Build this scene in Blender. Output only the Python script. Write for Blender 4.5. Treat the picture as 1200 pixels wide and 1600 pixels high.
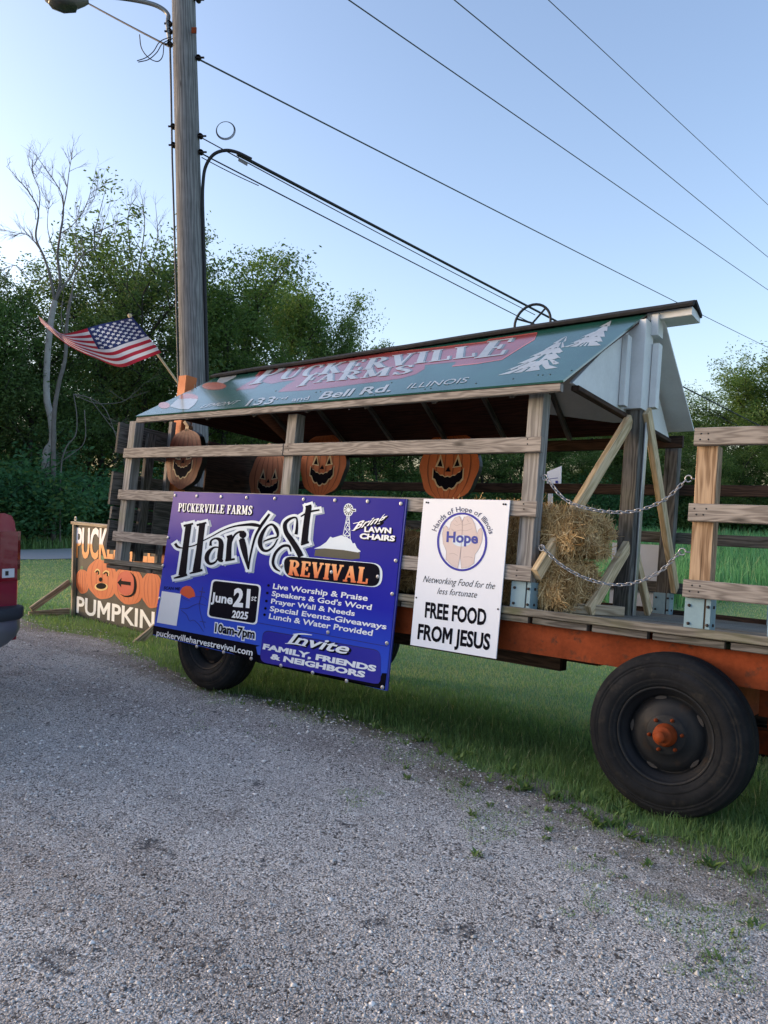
import bpy, bmesh, math, random
import numpy as np
from mathutils import Vector, Matrix
from mathutils import noise as mnoise

random.seed(7)
rng = np.random.default_rng(11)
scene = bpy.context.scene
for o in list(bpy.data.objects):
    bpy.data.objects.remove(o)
COL = scene.collection

# ------------------------------------------------------------------ camera
# axes of the place seen from the camera (x right, y down, z forward)
def nrm(v):
    v = np.array(v, float)
    return v / np.linalg.norm(v)
F_PX = 1200.0
c_up = nrm([.026, -1, -.017])
c_long = nrm([1555, 60, -1200])
c_long = nrm(c_long - c_up * (c_long @ c_up))          # along the wagon, to the right
c_away = nrm(np.cross(c_up, c_long))
if c_away[2] < 0:
    c_away = -c_away
CAM = Vector((1.194, -3.845, 1.524))
B = np.array([c_long, c_away, c_up])                   # rows: world axes in camera terms
right, down, fwd = (Vector(B[:, 0]), Vector(B[:, 1]), Vector(B[:, 2]))
cam_d = bpy.data.cameras.new('camera')
cam = bpy.data.objects.new('camera', cam_d)
COL.objects.link(cam)
rot = Matrix((right, -down, -fwd)).transposed()
cam.matrix_world = Matrix.Translation(CAM) @ rot.to_4x4()
cam_d.sensor_fit = 'VERTICAL'
cam_d.sensor_height = 24
cam_d.sensor_width = 18
cam_d.lens = 24 * F_PX / 1600
cam_d.clip_start = .05
cam_d.clip_end = 3000
scene.camera = cam

# ------------------------------------------------------------------ light
SUN_EL, SUN_AZ = math.radians(12), math.radians(-118)     # azimuth from +Y towards +X
world = bpy.data.worlds.new('World')
scene.world = world
world.use_nodes = True
wn = world.node_tree
bg = wn.nodes['Background']
sky = wn.nodes.new('ShaderNodeTexSky')
sky.sky_type = 'NISHITA'
sky.sun_disc = False
sky.sun_elevation = SUN_EL
sky.sun_rotation = SUN_AZ
sky.altitude = 200
sky.air_density = 1.0
sky.dust_density = 2.6
sky.ozone_density = 1.6
tint = wn.nodes.new('ShaderNodeMix')
tint.data_type, tint.blend_type = 'RGBA', 'MULTIPLY'
tint.inputs[0].default_value = 1
tint.inputs[7].default_value = (1.02, .94, .955, 1)
wn.links.new(sky.outputs[0], tint.inputs[6])
wn.links.new(tint.outputs[2], bg.inputs[0])
bg.inputs[1].default_value = .15
sun_d = bpy.data.lights.new('sun', 'SUN')
sun_d.energy = .1
sun_d.angle = math.radians(6)
sun_d.color = (1, .82, .62)
sun = bpy.data.objects.new('sun', sun_d)
COL.objects.link(sun)
sdir = Vector((math.sin(SUN_AZ) * math.cos(SUN_EL), math.cos(SUN_AZ) * math.cos(SUN_EL), math.sin(SUN_EL)))
sun.rotation_euler = sdir.to_track_quat('Z', 'Y').to_euler()
scene.view_settings.view_transform = 'Standard'
scene.view_settings.look = 'None'
scene.view_settings.gamma = 1
scene.view_settings.use_curve_mapping = False
scene.view_settings.exposure = 1.55

# ------------------------------------------------------------------ frames and rays
LEAN = math.radians(-6.02)
DECK = .92
WAG = Matrix.Rotation(LEAN, 4, 'X')                     # the wagon leans with the road shoulder
WAGI = WAG.inverted()
IDN = Matrix.Identity(4)

def ray(px, py):
    return right * ((px - 600) / F_PX) + down * ((py - 800) / F_PX) + fwd
def wl(p):                                              # wagon terms: z measured from the deck
    q = WAGI @ Vector(p)
    return Vector((q.x, q.y, q.z - DECK))
C_L = wl(CAM)
def lray(p):
    return (WAGI.to_3x3() @ ray(*p))
def onY(p, y):
    r = lray(p); return C_L + r * ((y - C_L.y) / r.y)
def onX(p, x):
    r = lray(p); return C_L + r * ((x - C_L.x) / r.x)
def onZ(p, z):
    r = lray(p); return C_L + r * ((z - C_L.z) / r.z)
def onP(p, o, n):
    r = lray(p); return C_L + r * ((o - C_L).dot(n) / r.dot(n))
def atd(px, py, d):                                     # world point at a depth
    return CAM + ray(px, py) * d

# ------------------------------------------------------------------ terrain
def sstep(a, b, x):
    t = min(1, max(0, (x - a) / (b - a)))
    return t * t * (3 - 2 * t)
def hgt(x, y):
    if y < -.35: z = 0
    elif y < .35: z = -.1055 * (y + .35) ** 2 / 1.4
    elif y < 2.8: z = -.1055 * y
    elif y < 12: z = -.2954 - .055 * (y - 2.8) + .055 * (y - 2.8) ** 2 / 18.4
    else: z = -.5484
    if y > 2: z += .03 * math.sin(x * .5) * math.sin(y * .43) * sstep(2, 6, y)
    return z
def on_ground(px, py):
    r = ray(px, py); t = .5
    while t < 400:
        p = CAM + r * t
        if p.z <= hgt(p.x, p.y):
            lo, hi = t - max(.05, t * .01), t
            for _ in range(30):
                m = (lo + hi) / 2; q = CAM + r * m
                if q.z <= hgt(q.x, q.y): hi = m
                else: lo = m
            return CAM + r * hi
        t += max(.05, t * .01)
    return CAM + r * 400

# ------------------------------------------------------------------ objects
BASE = {}
FRAME = {}
def tag(o, label=None, cat=None, group=None, kind=None):
    if label: o['label'] = label
    if cat: o['category'] = cat
    if group: o['group'] = group
    if kind: o['kind'] = kind
    return o
def off(frame):
    return Vector((0, 0, DECK)) if frame is WAG else Vector((0, 0, 0))
def place(o, frame, base):
    o.matrix_basis = Matrix.Translation(frame @ (Vector(base) + off(frame))) @ frame.to_3x3().to_4x4()
    BASE[o.name] = Vector(base); FRAME[o.name] = frame
def thing(name, label, cat, base=(0, 0, 0), frame=IDN, group=None):
    o = bpy.data.objects.new(name, None)
    o.empty_display_size = .1
    COL.objects.link(o)
    place(o, frame, base)
    return tag(o, label, cat, group)

class MB:
    def __init__(s):
        s.v, s.f, s.uv, s.sm, s.mi, s.col = [], [], [], [], [], []
    def face(s, pts, uvs=None, smooth=False, mi=0):
        i = len(s.v)
        s.v += [tuple(p) for p in pts]
        s.f.append(tuple(range(i, i + len(pts))))
        s.uv += uvs if uvs else [(p[0], p[2]) for p in pts]
        s.sm.append(smooth); s.mi.append(mi)
    def grid(s, rows, closed=False, smooth=True, uvf=None, mi=0, flip=False):
        i = len(s.v); m = len(rows[0]); n = len(rows)
        for r in rows: s.v += [tuple(p) for p in r]
        for a in range(n - 1):
            for b in range(m if closed else m - 1):
                c = (b + 1) % m
                q = [(a, b), (a, c), (a + 1, c), (a + 1, b)]
                qq = [(a, b), (a, b + 1), (a + 1, b + 1), (a + 1, b)]
                if flip: q.reverse(); qq.reverse()
                s.f.append(tuple(i + k * m + l for k, l in q))
                s.uv += [uvf(k, l) if uvf else (l / max(1, m - 1), k / max(1, n - 1)) for k, l in qq]
                s.sm.append(smooth); s.mi.append(mi)
    def board(s, p0, p1, w, t, up=(0, 0, 1), bev=.004, jit=.0):
        """rectangular timber from p0 to p1; w measured along `up`, t across it"""
        p0, p1 = Vector(p0), Vector(p1)
        d = (p1 - p0); L = d.length; d.normalize()
        up = Vector(up); up = (up - d * up.dot(d)).normalized()
        sd = d.cross(up)
        b = min(bev, w * .2, t * .2)
        prof = []
        hw, ht = w / 2, t / 2
        for sx, sz in ((1, 1), (-1, 1), (-1, -1), (1, -1)):
            if sx * sz > 0: prof += [(sx * ht, sz * (hw - b)), (sx * (ht - b), sz * hw)]
            else: prof += [(sx * (ht - b), sz * hw), (sx * ht, sz * (hw - b))]
        vs = [0.0]
        for k in range(8):
            a, c = prof[k], prof[(k + 1) % 8]
            vs.append(vs[-1] + math.hypot(c[0] - a[0], c[1] - a[1]))
        u0, v0 = random.uniform(0, 40), random.uniform(0, 40)
        nseg = max(1, int(L / .5)) if jit else 1
        rows = []
        for k in range(nseg + 1):
            c = p0 + d * (L * k / nseg)
            if jit: c = c + up * random.uniform(-jit, jit) + sd * random.uniform(-jit, jit)
            rows.append([c + sd * x + up * z for x, z in prof])
        i = len(s.v)
        s.grid(rows, True, False, lambda k, l: (u0 + L * k / nseg, v0 + vs[l]))
        for r, rev in ((rows[0], True), (rows[-1], False)):
            pts = list(r)
            if rev: pts.reverse()
            s.face(pts, [(u0 + (p - p0).dot(up) * .3, v0 + (p - p0).dot(sd)) for p in pts])
    def box(s, lo, hi, bev=.0):
        lo, hi = Vector(lo), Vector(hi)
        c = (lo + hi) / 2
        s.board((lo.x, c.y, c.z), (hi.x, c.y, c.z), hi.z - lo.z, hi.y - lo.y, (0, 0, 1), bev or .0008)
    def slab(s, quad, t, n=None):
        """thick sheet from four corner points, thickness t behind the face"""
        q = [Vector(p) for p in quad]
        n = n or (q[1] - q[0]).cross(q[3] - q[0]).normalized()
        k = [p - n * t for p in q]
        e1, e2 = (q[1] - q[0]).normalized(), (q[3] - q[0]).normalized()
        f = lambda p: ((p - q[0]).dot(e1), (p - q[0]).dot(e2))
        s.face(q, [f(p) for p in q]); s.face(k[::-1], [f(p) for p in k[::-1]])
        for a in range(4):
            b = (a + 1) % 4
            pts = [q[b], q[a], k[a], k[b]]
            s.face(pts, [f(p) for p in pts])
    def tube(s, path, r, n=8, cap=True, mi=0):
        P = [Vector(p) for p in path]
        R = r if hasattr(r, '__len__') else [r] * len(P)
        t = (P[1] - P[0]).normalized()
        a = t.orthogonal().normalized()
        rows = []; L = 0; Ls = []
        for i, p in enumerate(P):
            t2 = (P[min(i + 1, len(P) - 1)] - P[max(i - 1, 0)]).normalized()
            a = (a - t2 * a.dot(t2)).normalized(); b = t2.cross(a)
            rows.append([p + (a * math.cos(2 * math.pi * k / n) + b * math.sin(2 * math.pi * k / n)) * R[i] for k in range(n)])
            if i: L += (p - P[i - 1]).length
            Ls.append(L)
        rm = sum(R) / len(R)
        s.grid(rows, True, True, lambda k, l: (Ls[k], 2 * math.pi * rm * l / n), mi)
        if cap:
            s.face(rows[0][::-1], mi=mi); s.face(rows[-1], mi=mi)
    def lathe(s, prof, c, ax, n=48, mi=0):
        """prof: (radius, along axis)"""
        c, ax = Vector(c), Vector(ax).normalized()
        a = ax.orthogonal().normalized(); b = ax.cross(a)
        rows = [[c + ax * h + (a * math.cos(2 * math.pi * k / n) + b * math.sin(2 * math.pi * k / n)) * r for k in range(n)] for r, h in prof]
        s.grid(rows, True, True, lambda k, l: (l / n, k / len(prof)), mi)
    def prism(s, pts, n, t, mi=0):
        """flat outline given as 3-D points, thickened by t along -n"""
        P = [Vector(p) for p in pts]
        n = Vector(n).normalized()
        area = Vector((0, 0, 0))
        for i in range(len(P)): area += P[i].cross(P[(i + 1) % len(P)])
        if area.dot(n) < 0: P.reverse()
        s.face(P, mi=mi)
        if t:
            K = [p - n * t for p in P]
            s.face(K[::-1], mi=mi)
            for a in range(len(P)):
                b = (a + 1) % len(P)
                s.face([P[b], P[a], K[a], K[b]], mi=mi)
    def build(s, name, mat, parent=None, base=(0, 0, 0), frame=IDN):
        if parent is not None:
            r = parent
            while r.parent: r = r.parent
            base = BASE[r.name]
        bx = Vector(base)
        me = bpy.data.meshes.new(name)
        V = np.array(s.v, float) - np.array(bx)
        me.from_pydata(V.tolist(), [], s.f)
        uvl = me.uv_layers.new(name='UVMap')
        uvl.data.foreach_set('uv', np.array(s.uv, np.float32).ravel())
        me.polygons.foreach_set('use_smooth', s.sm)
        me.polygons.foreach_set('material_index', s.mi)
        for m in (mat if isinstance(mat, (list, tuple)) else [mat]): me.materials.append(m)
        me.update()
        o = bpy.data.objects.new(name, me)
        COL.objects.link(o)
        if parent is not None: o.parent = parent
        else: place(o, frame, base)
        return o

# ------------------------------------------------------------------ materials
def new_mat(name):
    m = bpy.data.materials.new(name); m.use_nodes = True
    nt = m.node_tree
    return m, nt, nt.nodes['Principled BSDF']
class N:
    """tiny node helper"""
    def __init__(s, nt): s.nt = nt
    def __call__(s, typ, ins=None, **kw):
        n = s.nt.nodes.new('ShaderNode' + typ)
        for k, v in kw.items(): setattr(n, k, v)
        for k, v in (ins or {}).items():
            if isinstance(v, bpy.types.NodeSocket): s.nt.links.new(v, n.inputs[k])
            else: n.inputs[k].default_value = v
        return n
    def math(s, op, a, b=0.0, c=0.0):
        return s('Math', {0: a, 1: b, 2: c}, operation=op).outputs[0]
    def ramp(s, fac, stops, interp='LINEAR'):
        r = s('ValToRGB', {0: fac})
        r.color_ramp.interpolation = interp
        el = r.color_ramp.elements
        while len(el) < len(stops): el.new(.5)
        for e, (p, c) in zip(el, stops):
            e.position = p; e.color = (c[0], c[1], c[2], 1) if hasattr(c, '__len__') else (c, c, c, 1)
        return r.outputs[0]
    def mix(s, fac, a, b, mode='MIX'):
        m = s('Mix', data_type='RGBA', blend_type=mode)
        for k, v in ((0, fac), (6, a), (7, b)):
            if isinstance(v, bpy.types.NodeSocket): s.nt.links.new(v, m.inputs[k])
            elif hasattr(v, '__len__'): m.inputs[k].default_value = (*v[:3], 1)
            else: m.inputs[k].default_value = v
        return m.outputs[2]
    def noise(s, vec, scale, detail=4, rough=.55, dist=0):
        return s('TexNoise', {'Vector': vec, 'Scale': scale, 'Detail': detail, 'Roughness': rough, 'Distortion': dist}).outputs[0]
    def link(s, a, b): s.nt.links.new(a, b)
def C3(c): return (c[0], c[1], c[2], 1)

def wood(name, dark, light, grain=1.0, rough=.85, knots=True, green=0.0, dirt=.3):
    m, nt, p = new_mat(name); n = N(nt)
    uv = n('UVMap').outputs[0]
    w = n('Mapping', {'Vector': uv, 'Scale': (.9, 7, 1)}).outputs[0]
    warp = n.noise(w, 1.6, 3, .5)
    sx = n('SeparateXYZ', {0: uv})
    ring = n.math('ADD', n.math('MULTIPLY', sx.outputs[1], 26), n.math('MULTIPLY', warp, 9 * grain))
    ring = n.math('SINE', n.math('MULTIPLY', ring, 6.0))
    fine = n.noise(n('Mapping', {'Vector': uv, 'Scale': (4, 260, 1)}).outputs[0], 1, 3, .6)
    mid = n.noise(n('Mapping', {'Vector': uv, 'Scale': (2.2, 60, 1)}).outputs[0], 1, 3, .6)
    f = n.math('ADD', n.math('MULTIPLY', ring, .16), n.math('ADD', n.math('MULTIPLY', fine, .5), n.math('MULTIPLY', mid, .4)))
    col = n.ramp(f, [(.25, dark), (.62, light), (.8, [min(1, c * 1.15) for c in light])])
    if knots:
        vo = n('TexVoronoi', {'Vector': n('Mapping', {'Vector': uv, 'Scale': (1.4, 4.5, 1)}).outputs[0], 'Scale': 1.0, 'Randomness': 1})
        k = n.ramp(vo.outputs['Distance'], [(.03, 1), (.09, .0)])
        col = n.mix(k, col, [c * .28 for c in dark])
    st = n.noise(uv, 2.3, 5, .6)
    col = n.mix(n.math('MULTIPLY', n.ramp(st, [(.42, 0), (.7, 1)]), dirt), col, [c * .4 for c in dark])
    cr = n.noise(n('Mapping', {'Vector': uv, 'Scale': (1.6, 75, 1)}).outputs[0], 1, 2, .4)
    col = n.mix(n.math('MULTIPLY', n.ramp(cr, [(.655, 0), (.69, 1)]), .75), col, [c * .3 for c in dark])
    if green:
        g = n.noise(uv, 3.1, 4, .6)
        col = n.mix(n.math('MULTIPLY', n.ramp(g, [(.5, 0), (.72, 1)]), green), col, (.10, .12, .045))
    n.link(col, p.inputs['Base Color'])
    p.inputs['Roughness'].default_value = rough
    p.inputs['Specular IOR Level'].default_value = .25
    bmp = n('Bump', {'Height': n.math('ADD', n.math('MULTIPLY', fine, .6), n.math('MULTIPLY', mid, .7)), 'Strength': .5, 'Distance': .004})
    n.link(bmp.outputs[0], p.inputs['Normal'])
    return m

def paint(name, col, rough=.5, var=.25, spec=.4, metal=0.0, scale=6, bump=.0, rust=None):
    m, nt, p = new_mat(name); n = N(nt)
    co = n('TexCoord').outputs['Object']
    a = n.noise(co, scale, 6, .6)
    b = n.noise(co, scale * 9, 3, .6)
    f = n.math('ADD', n.math('MULTIPLY', a, .7), n.math('MULTIPLY', b, .3))
    c = n.ramp(f, [(.3, [x * (1 - var) for x in col]), (.7, [min(1, x * (1 + var * .5)) for x in col])])
    if rust:
        g = n.noise(co, scale * 2.3, 8, .65)
        c = n.mix(n.ramp(g, [(.56, 0), (.68, 1)]), c, rust)
    n.link(c, p.inputs['Base Color'])
    n.link(n.ramp(f, [(.3, min(1, rough + .12)), (.7, max(.03, rough - .08))]), p.inputs['Roughness'])
    p.inputs['Specular IOR Level'].default_value = spec
    p.inputs['Metallic'].default_value = metal
    if bump:
        bm = n('Bump', {'Height': f, 'Strength': bump, 'Distance': .004})
        n.link(bm.outputs[0], p.inputs['Normal'])
    return m

M = {}
M['rail'] = wood('weathered_rail_wood', (.155, .138, .125), (.315, .29, .262), 1.2, .9, dirt=.25)
M['post'] = wood('weathered_post_wood', (.17, .164, .155), (.32, .31, .295), .5, .9, green=.35, dirt=.25)
M['brown'] = wood('treated_post_wood', (.17, .105, .06), (.40, .29, .19), .7, .85, dirt=.12)
M['fresh'] = wood('fresh_pine', (.42, .31, .17), (.66, .52, .33), .8, .7, dirt=.06)
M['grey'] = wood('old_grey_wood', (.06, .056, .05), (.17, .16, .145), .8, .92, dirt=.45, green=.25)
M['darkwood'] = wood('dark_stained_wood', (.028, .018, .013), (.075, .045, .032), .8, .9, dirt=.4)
M['deck'] = wood('deck_wood', (.10, .09, .075), (.24, .225, .19), .6, .92, green=.5, dirt=.4)
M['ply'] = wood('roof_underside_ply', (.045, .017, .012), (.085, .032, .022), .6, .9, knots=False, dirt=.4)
M['polewood'] = wood('utility_pole_wood', (.125, .124, .124), (.26, .257, .255), .35, .92, dirt=.4)
M['signwood'] = wood('sign_frame_wood', (.25, .19, .12), (.50, .41, .29), .6, .85, dirt=.12)
M['white'] = paint('white_board_paint', (.66, .68, .68), .55, .12, bump=.1)
M['signwhite'] = paint('white_sign_plastic', (.71, .75, .82), .45, .03, .3, scale=2)
M['orange'] = paint('orange_steel_paint', (.22, .042, .010), .65, .45, .15, bump=.15, rust=(.075, .028, .014))
M['orangepost'] = paint('orange_post_paint', (.52, .155, .045), .6, .15, .3)
M['blue'] = paint('blue_grey_bracket_paint', (.20, .31, .36), .55, .18, .35)
M['rubber'] = paint('tyre_rubber', (.0105, .012, .0145), .8, .45, .16, scale=7, bump=.25, rust=(.024, .023, .021))
M['rim'] = paint('black_rim_paint', (.009, .011, .014), .55, .4, .25, rust=(.02, .015, .012))
M['black'] = paint('black_paint', (.012, .012, .014), .5, .2, .4)
M['dark'] = paint('dark_steel', (.03, .022, .02), .6, .3, .3)
M['galv'] = paint('galvanised_steel', (.36, .37, .39), .35, .15, .5, metal=.9)
M['screw'] = paint('screw_heads', (.45, .46, .5), .4, .2, .5, metal=.7)
M['shingle'] = paint('dark_shingle', (.03, .03, .032), .85, .4, .2, scale=20, bump=.5)
M['skin'] = paint('printed_skin', (.60, .51, .49), .5, .06, .2)
M['cable'] = paint('black_cable', (.02, .021, .024), .6, .1, .3)
M['wire'] = paint('grey_wire', (.07, .08, .09), .5, .1, .3)
M['lampgrey'] = paint('lamp_housing_grey', (.16, .165, .16), .45, .12, .5)
M['armgrey'] = paint('lamp_arm_grey', (.20, .21, .21), .4, .12, .5, metal=.6)
M['lampglass'] = paint('lamp_lens', (.05, .055, .045), .25, .12, .5)
def flat(name, col, rough=.5, spec=.3): 
    M[name] = paint(name, col, rough, .05, spec, scale=3); return M[name]
flat('pblack', (.005, .005, .011), .6, .02)
flat('plight', (.62, .72, .80), .42)
flat('pshade', (.22, .31, .42), .42)
flat('pwhite', (.76, .80, .84), .42)
flat('pdeep', (.006, .010, .30), .42)
flat('pred', (.60, .075, .025), .42)
flat('pnavy', (.022, .040, .30), .45)
flat('pink_line', (.33, .26, .26), .5)
flat('txt', (.006, .006, .010), .6, .03)
flat('arc_text', (.06, .07, .14), .45)
flat('tent', (.62, .72, .80), .42)
flat('tentdark', (.022, .030, .022), .42)
flat('glow', (.56, .66, .76), .45)
flat('pline', (.006, .010, .11), .42)

def banner_mat():
    m, nt, p = new_mat('banner_print'); n = N(nt)
    g = n('UVMap').outputs[0]
    s = n('SeparateXYZ', {0: g})
    v = s.outputs[1]; u = s.outputs[0]
    c = n.ramp(n.math('DIVIDE', v, 1.22), [(0, (.040, .115, .62)), (.28, (.022, .062, .50)), (.5, (.005, .010, .34)), (.8, (.004, .005, .26)), (1, (.006, .005, .24))])
    d = n('VectorMath', {0: g, 1: (.34, 1.06, 0)}, operation='SUBTRACT').outputs[0]
    d = n('VectorMath', {0: d, 1: (.55, 1.1, 0)}, operation='MULTIPLY').outputs[0]
    dl = n('VectorMath', {0: d}, operation='LENGTH').outputs['Value']
    c = n.mix(n.math('MULTIPLY', n.ramp(dl, [(0, 1), (.45, 0)]), .75), c, (.17, .10, .34))
    n.link(c, p.inputs['Base Color'])
    p.inputs['Roughness'].default_value = .42
    p.inputs['Specular IOR Level'].default_value = .09
    w = n.noise(g, 1.6, 3, .5)
    bm = n('Bump', {'Height': w, 'Strength': .15, 'Distance': .05})
    n.link(bm.outputs[0], p.inputs['Normal'])
    return m
M['banner'] = banner_mat()

def revival_mat(name, top, bot, uvspan):
    """paint that fades between two colours up a letter (v in letter heights)"""
    m, nt, p = new_mat(name); n = N(nt)
    v = n('SeparateXYZ', {0: n('UVMap').outputs[0]}).outputs[1]
    n.link(n.ramp(v, uvspan), p.inputs['Base Color'])
    p.inputs['Roughness'].default_value = .45
    return m
M['revival'] = revival_mat('orange_fading_print', 0, 0, [(0, (.62, .10, .012)), (.45, (.78, .22, .05)), (1, (.80, .36, .13))])
M['fade'] = revival_mat('white_to_orange_paint', 0, 0, [(.0, (.55, .17, .03)), (.45, (.62, .24, .05)), (.52, (.62, .64, .74)), (1, (.70, .72, .80))])

def roof_mat(name, col, coat=.3, rough=.13):
    m, nt, p = new_mat(name); n = N(nt)
    co = n('TexCoord').outputs['Object']
    a = n.noise(co, 3, 6, .6)
    n.link(n.ramp(a, [(.3, [x * .75 for x in col]), (.7, [x * 1.15 for x in col])]), p.inputs['Base Color'])
    n.link(n.ramp(a, [(.3, rough + .1), (.7, rough)]), p.inputs['Roughness'])
    p.inputs['Specular IOR Level'].default_value = .9
    p.inputs['Coat Weight'].default_value = coat
    p.inputs['Coat Roughness'].default_value = .08
    b = n.noise(co, 1.1, 2, .5)
    bm = n('Bump', {'Height': b, 'Strength': .12, 'Distance': .06})
    n.link(bm.outputs[0], p.inputs['Normal'])
    return m
M['roofgreen'] = roof_mat('dark_green_sign_panel', (.018, .088, .066))
M['roofred'] = roof_mat('roof_red_paint', (.27, .045, .045))
M['roofredline'] = roof_mat('roof_red_edge_paint', (.5, .12, .10))
M['roofwhite'] = roof_mat('roof_white_paint', (.40, .43, .43))
M['rooforange'] = roof_mat('roof_orange_paint', (.42, .11, .05))
M['roofshade'] = roof_mat('roof_grey_shadow_paint', (.12, .16, .17))

# ------------------------------------------------------------------ ribbons, lettering, art on flat panels
def catmull(P, k=6):
    P = [np.array(p, float) for p in P]
    if len(P) < 3: return P
    Q = [2 * P[0] - P[1]] + P + [2 * P[-1] - P[-2]]
    out = []
    for i in range(1, len(Q) - 2):
        for s in range(k):
            t = s / k
            a, b, c, d = Q[i - 1], Q[i], Q[i + 1], Q[i + 2]
            out.append(.5 * (2 * b + (c - a) * t + (2 * a - 5 * b + 4 * c - d) * t * t + (3 * b - a - 3 * c + d) * t ** 3))
    out.append(P[-1])
    return out

class Art:
    """a flat panel: hit(pixel) gives the point of the panel seen there in the photograph; n points out of the face"""
    def __init__(s, hit, n): s.hit, s.n = hit, Vector(n).normalized(); s.k = 0
    def P(s, p, lift):
        return s.hit(p) + s.n * lift
    def poly(s, mb, pts, lift):
        q = [s.P(p, lift) for p in pts]
        a = Vector((0, 0, 0))
        for i in range(len(q)): a += q[i].cross(q[(i + 1) % len(q)])
        if a.dot(s.n) < 0: q.reverse()
        mb.face(q, [(0, 0)] * len(q))
    def ribbon(s, mb, pts, w, lift, smooth=True, add=0.0, shift=(0, 0), caps=True):
        w = list(w) if hasattr(w, '__len__') else [w] * len(pts)
        Q = [(p[0] + shift[0], p[1] + shift[1], ww + add) for p, ww in zip(pts, w)]
        Q = catmull(Q, 6) if smooth else [np.array(q, float) for q in Q]
        L, R = [], []
        s.k = (s.k + 1) % 40
        lift = lift + s.k * .000012
        if caps and add:
            t = Q[1][:2] - Q[0][:2]; t /= np.linalg.norm(t) + 1e-9
            Q = [np.array([*(Q[0][:2] - t * add * .45), Q[0][2]])] + Q
            t = Q[-1][:2] - Q[-2][:2]; t /= np.linalg.norm(t) + 1e-9
            Q = Q + [np.array([*(Q[-1][:2] + t * add * .45), Q[-1][2]])]
        for i, q in enumerate(Q):
            t = Q[min(i + 1, len(Q) - 1)][:2] - Q[max(i - 1, 0)][:2]
            t = t / (np.linalg.norm(t) + 1e-9)
            nn = np.array([-t[1], t[0]]) * q[2] / 2
            L.append(s.P(q[:2] + nn, lift)); R.append(s.P(q[:2] - nn, lift))
        for i in range(len(Q) - 1):
            f = [L[i], L[i + 1], R[i + 1], R[i]]
            nv = (f[1] - f[0]).cross(f[3] - f[0])
            if nv.dot(s.n) < 0: f.reverse()
            mb.face(f, [(0, 0)] * 4)
    def disc(s, mb, c, rx, ry, lift, a0=0, a1=360, k=28):
        s.k = (s.k + 1) % 40
        pts = [(c[0] + rx * math.cos(math.radians(a0 + (a1 - a0) * i / k)), c[1] + ry * math.sin(math.radians(a0 + (a1 - a0) * i / k))) for i in range(k + (a1 - a0 < 360))]
        s.poly(mb, pts, lift + s.k * .000012)
    def ring(s, mb, c, rx, ry, w, lift, k=72):
        for i in range(k):
            a, b = 2 * math.pi * i / k, 2 * math.pi * (i + 1) / k
            o = lambda t, d: (c[0] + (rx - d) * math.cos(t), c[1] + (ry - d) * math.sin(t))
            s.poly(mb, [o(a, 0), o(b, 0), o(b, w), o(a, w)], lift)
    def rrect(s, mb, q, r, lift, inset=0.0):
        """rounded quadrilateral through four pixels, corner radius r"""
        q = [np.array(p, float) for p in q]
        c = sum(q) / 4
        if inset: q = [p + (c - p) / np.linalg.norm(c - p) * inset * 1.35 for p in q]
        out = []
        for i in range(4):
            a, b, d = q[i - 1], q[i], q[(i + 1) % 4]
            u, v = (a - b) / np.linalg.norm(a - b), (d - b) / np.linalg.norm(d - b)
            rr = min(r, np.linalg.norm(a - b) * .49, np.linalg.norm(d - b) * .49)
            p0, p1 = b + u * rr, b + v * rr
            for k in range(7):
                t = k / 6
                out.append((1 - t) ** 2 * p0 + 2 * t * (1 - t) * b + t * t * p1)
        s.poly(mb, [tuple(p) for p in out], lift)
    def text(s, mb, st, b0, b1, t0, lift, bold=0.0, shift=(0, 0), serif=False, xref=None):
        sh = np.array(shift, float)
        B0, B1, T0 = s.P(np.array(b0) + sh, lift), s.P(np.array(b1) + sh, lift), s.P(np.array(t0) + sh, lift)
        fs, cap = (serif_text(st, bold) if serif else font_text(st, bold))
        base = serif_text(st, 0)[0] if serif else font_text(st, 0)[0]
        xs = [p[0] for f in base for p in f]
        x0, w = min(xs), max(xs) - min(xs)
        e1, e2 = (B1 - B0) / w, (T0 - B0) / (xref or cap)
        for i, f in enumerate(fs):
            d = s.n * ((i % 60) * .000012) if serif else Vector((0, 0, 0))
            mb.face([B0 + e1 * (p[0] - x0) + e2 * p[1] + d for p in f], [(p[0], p[1] / cap) for p in f])

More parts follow.
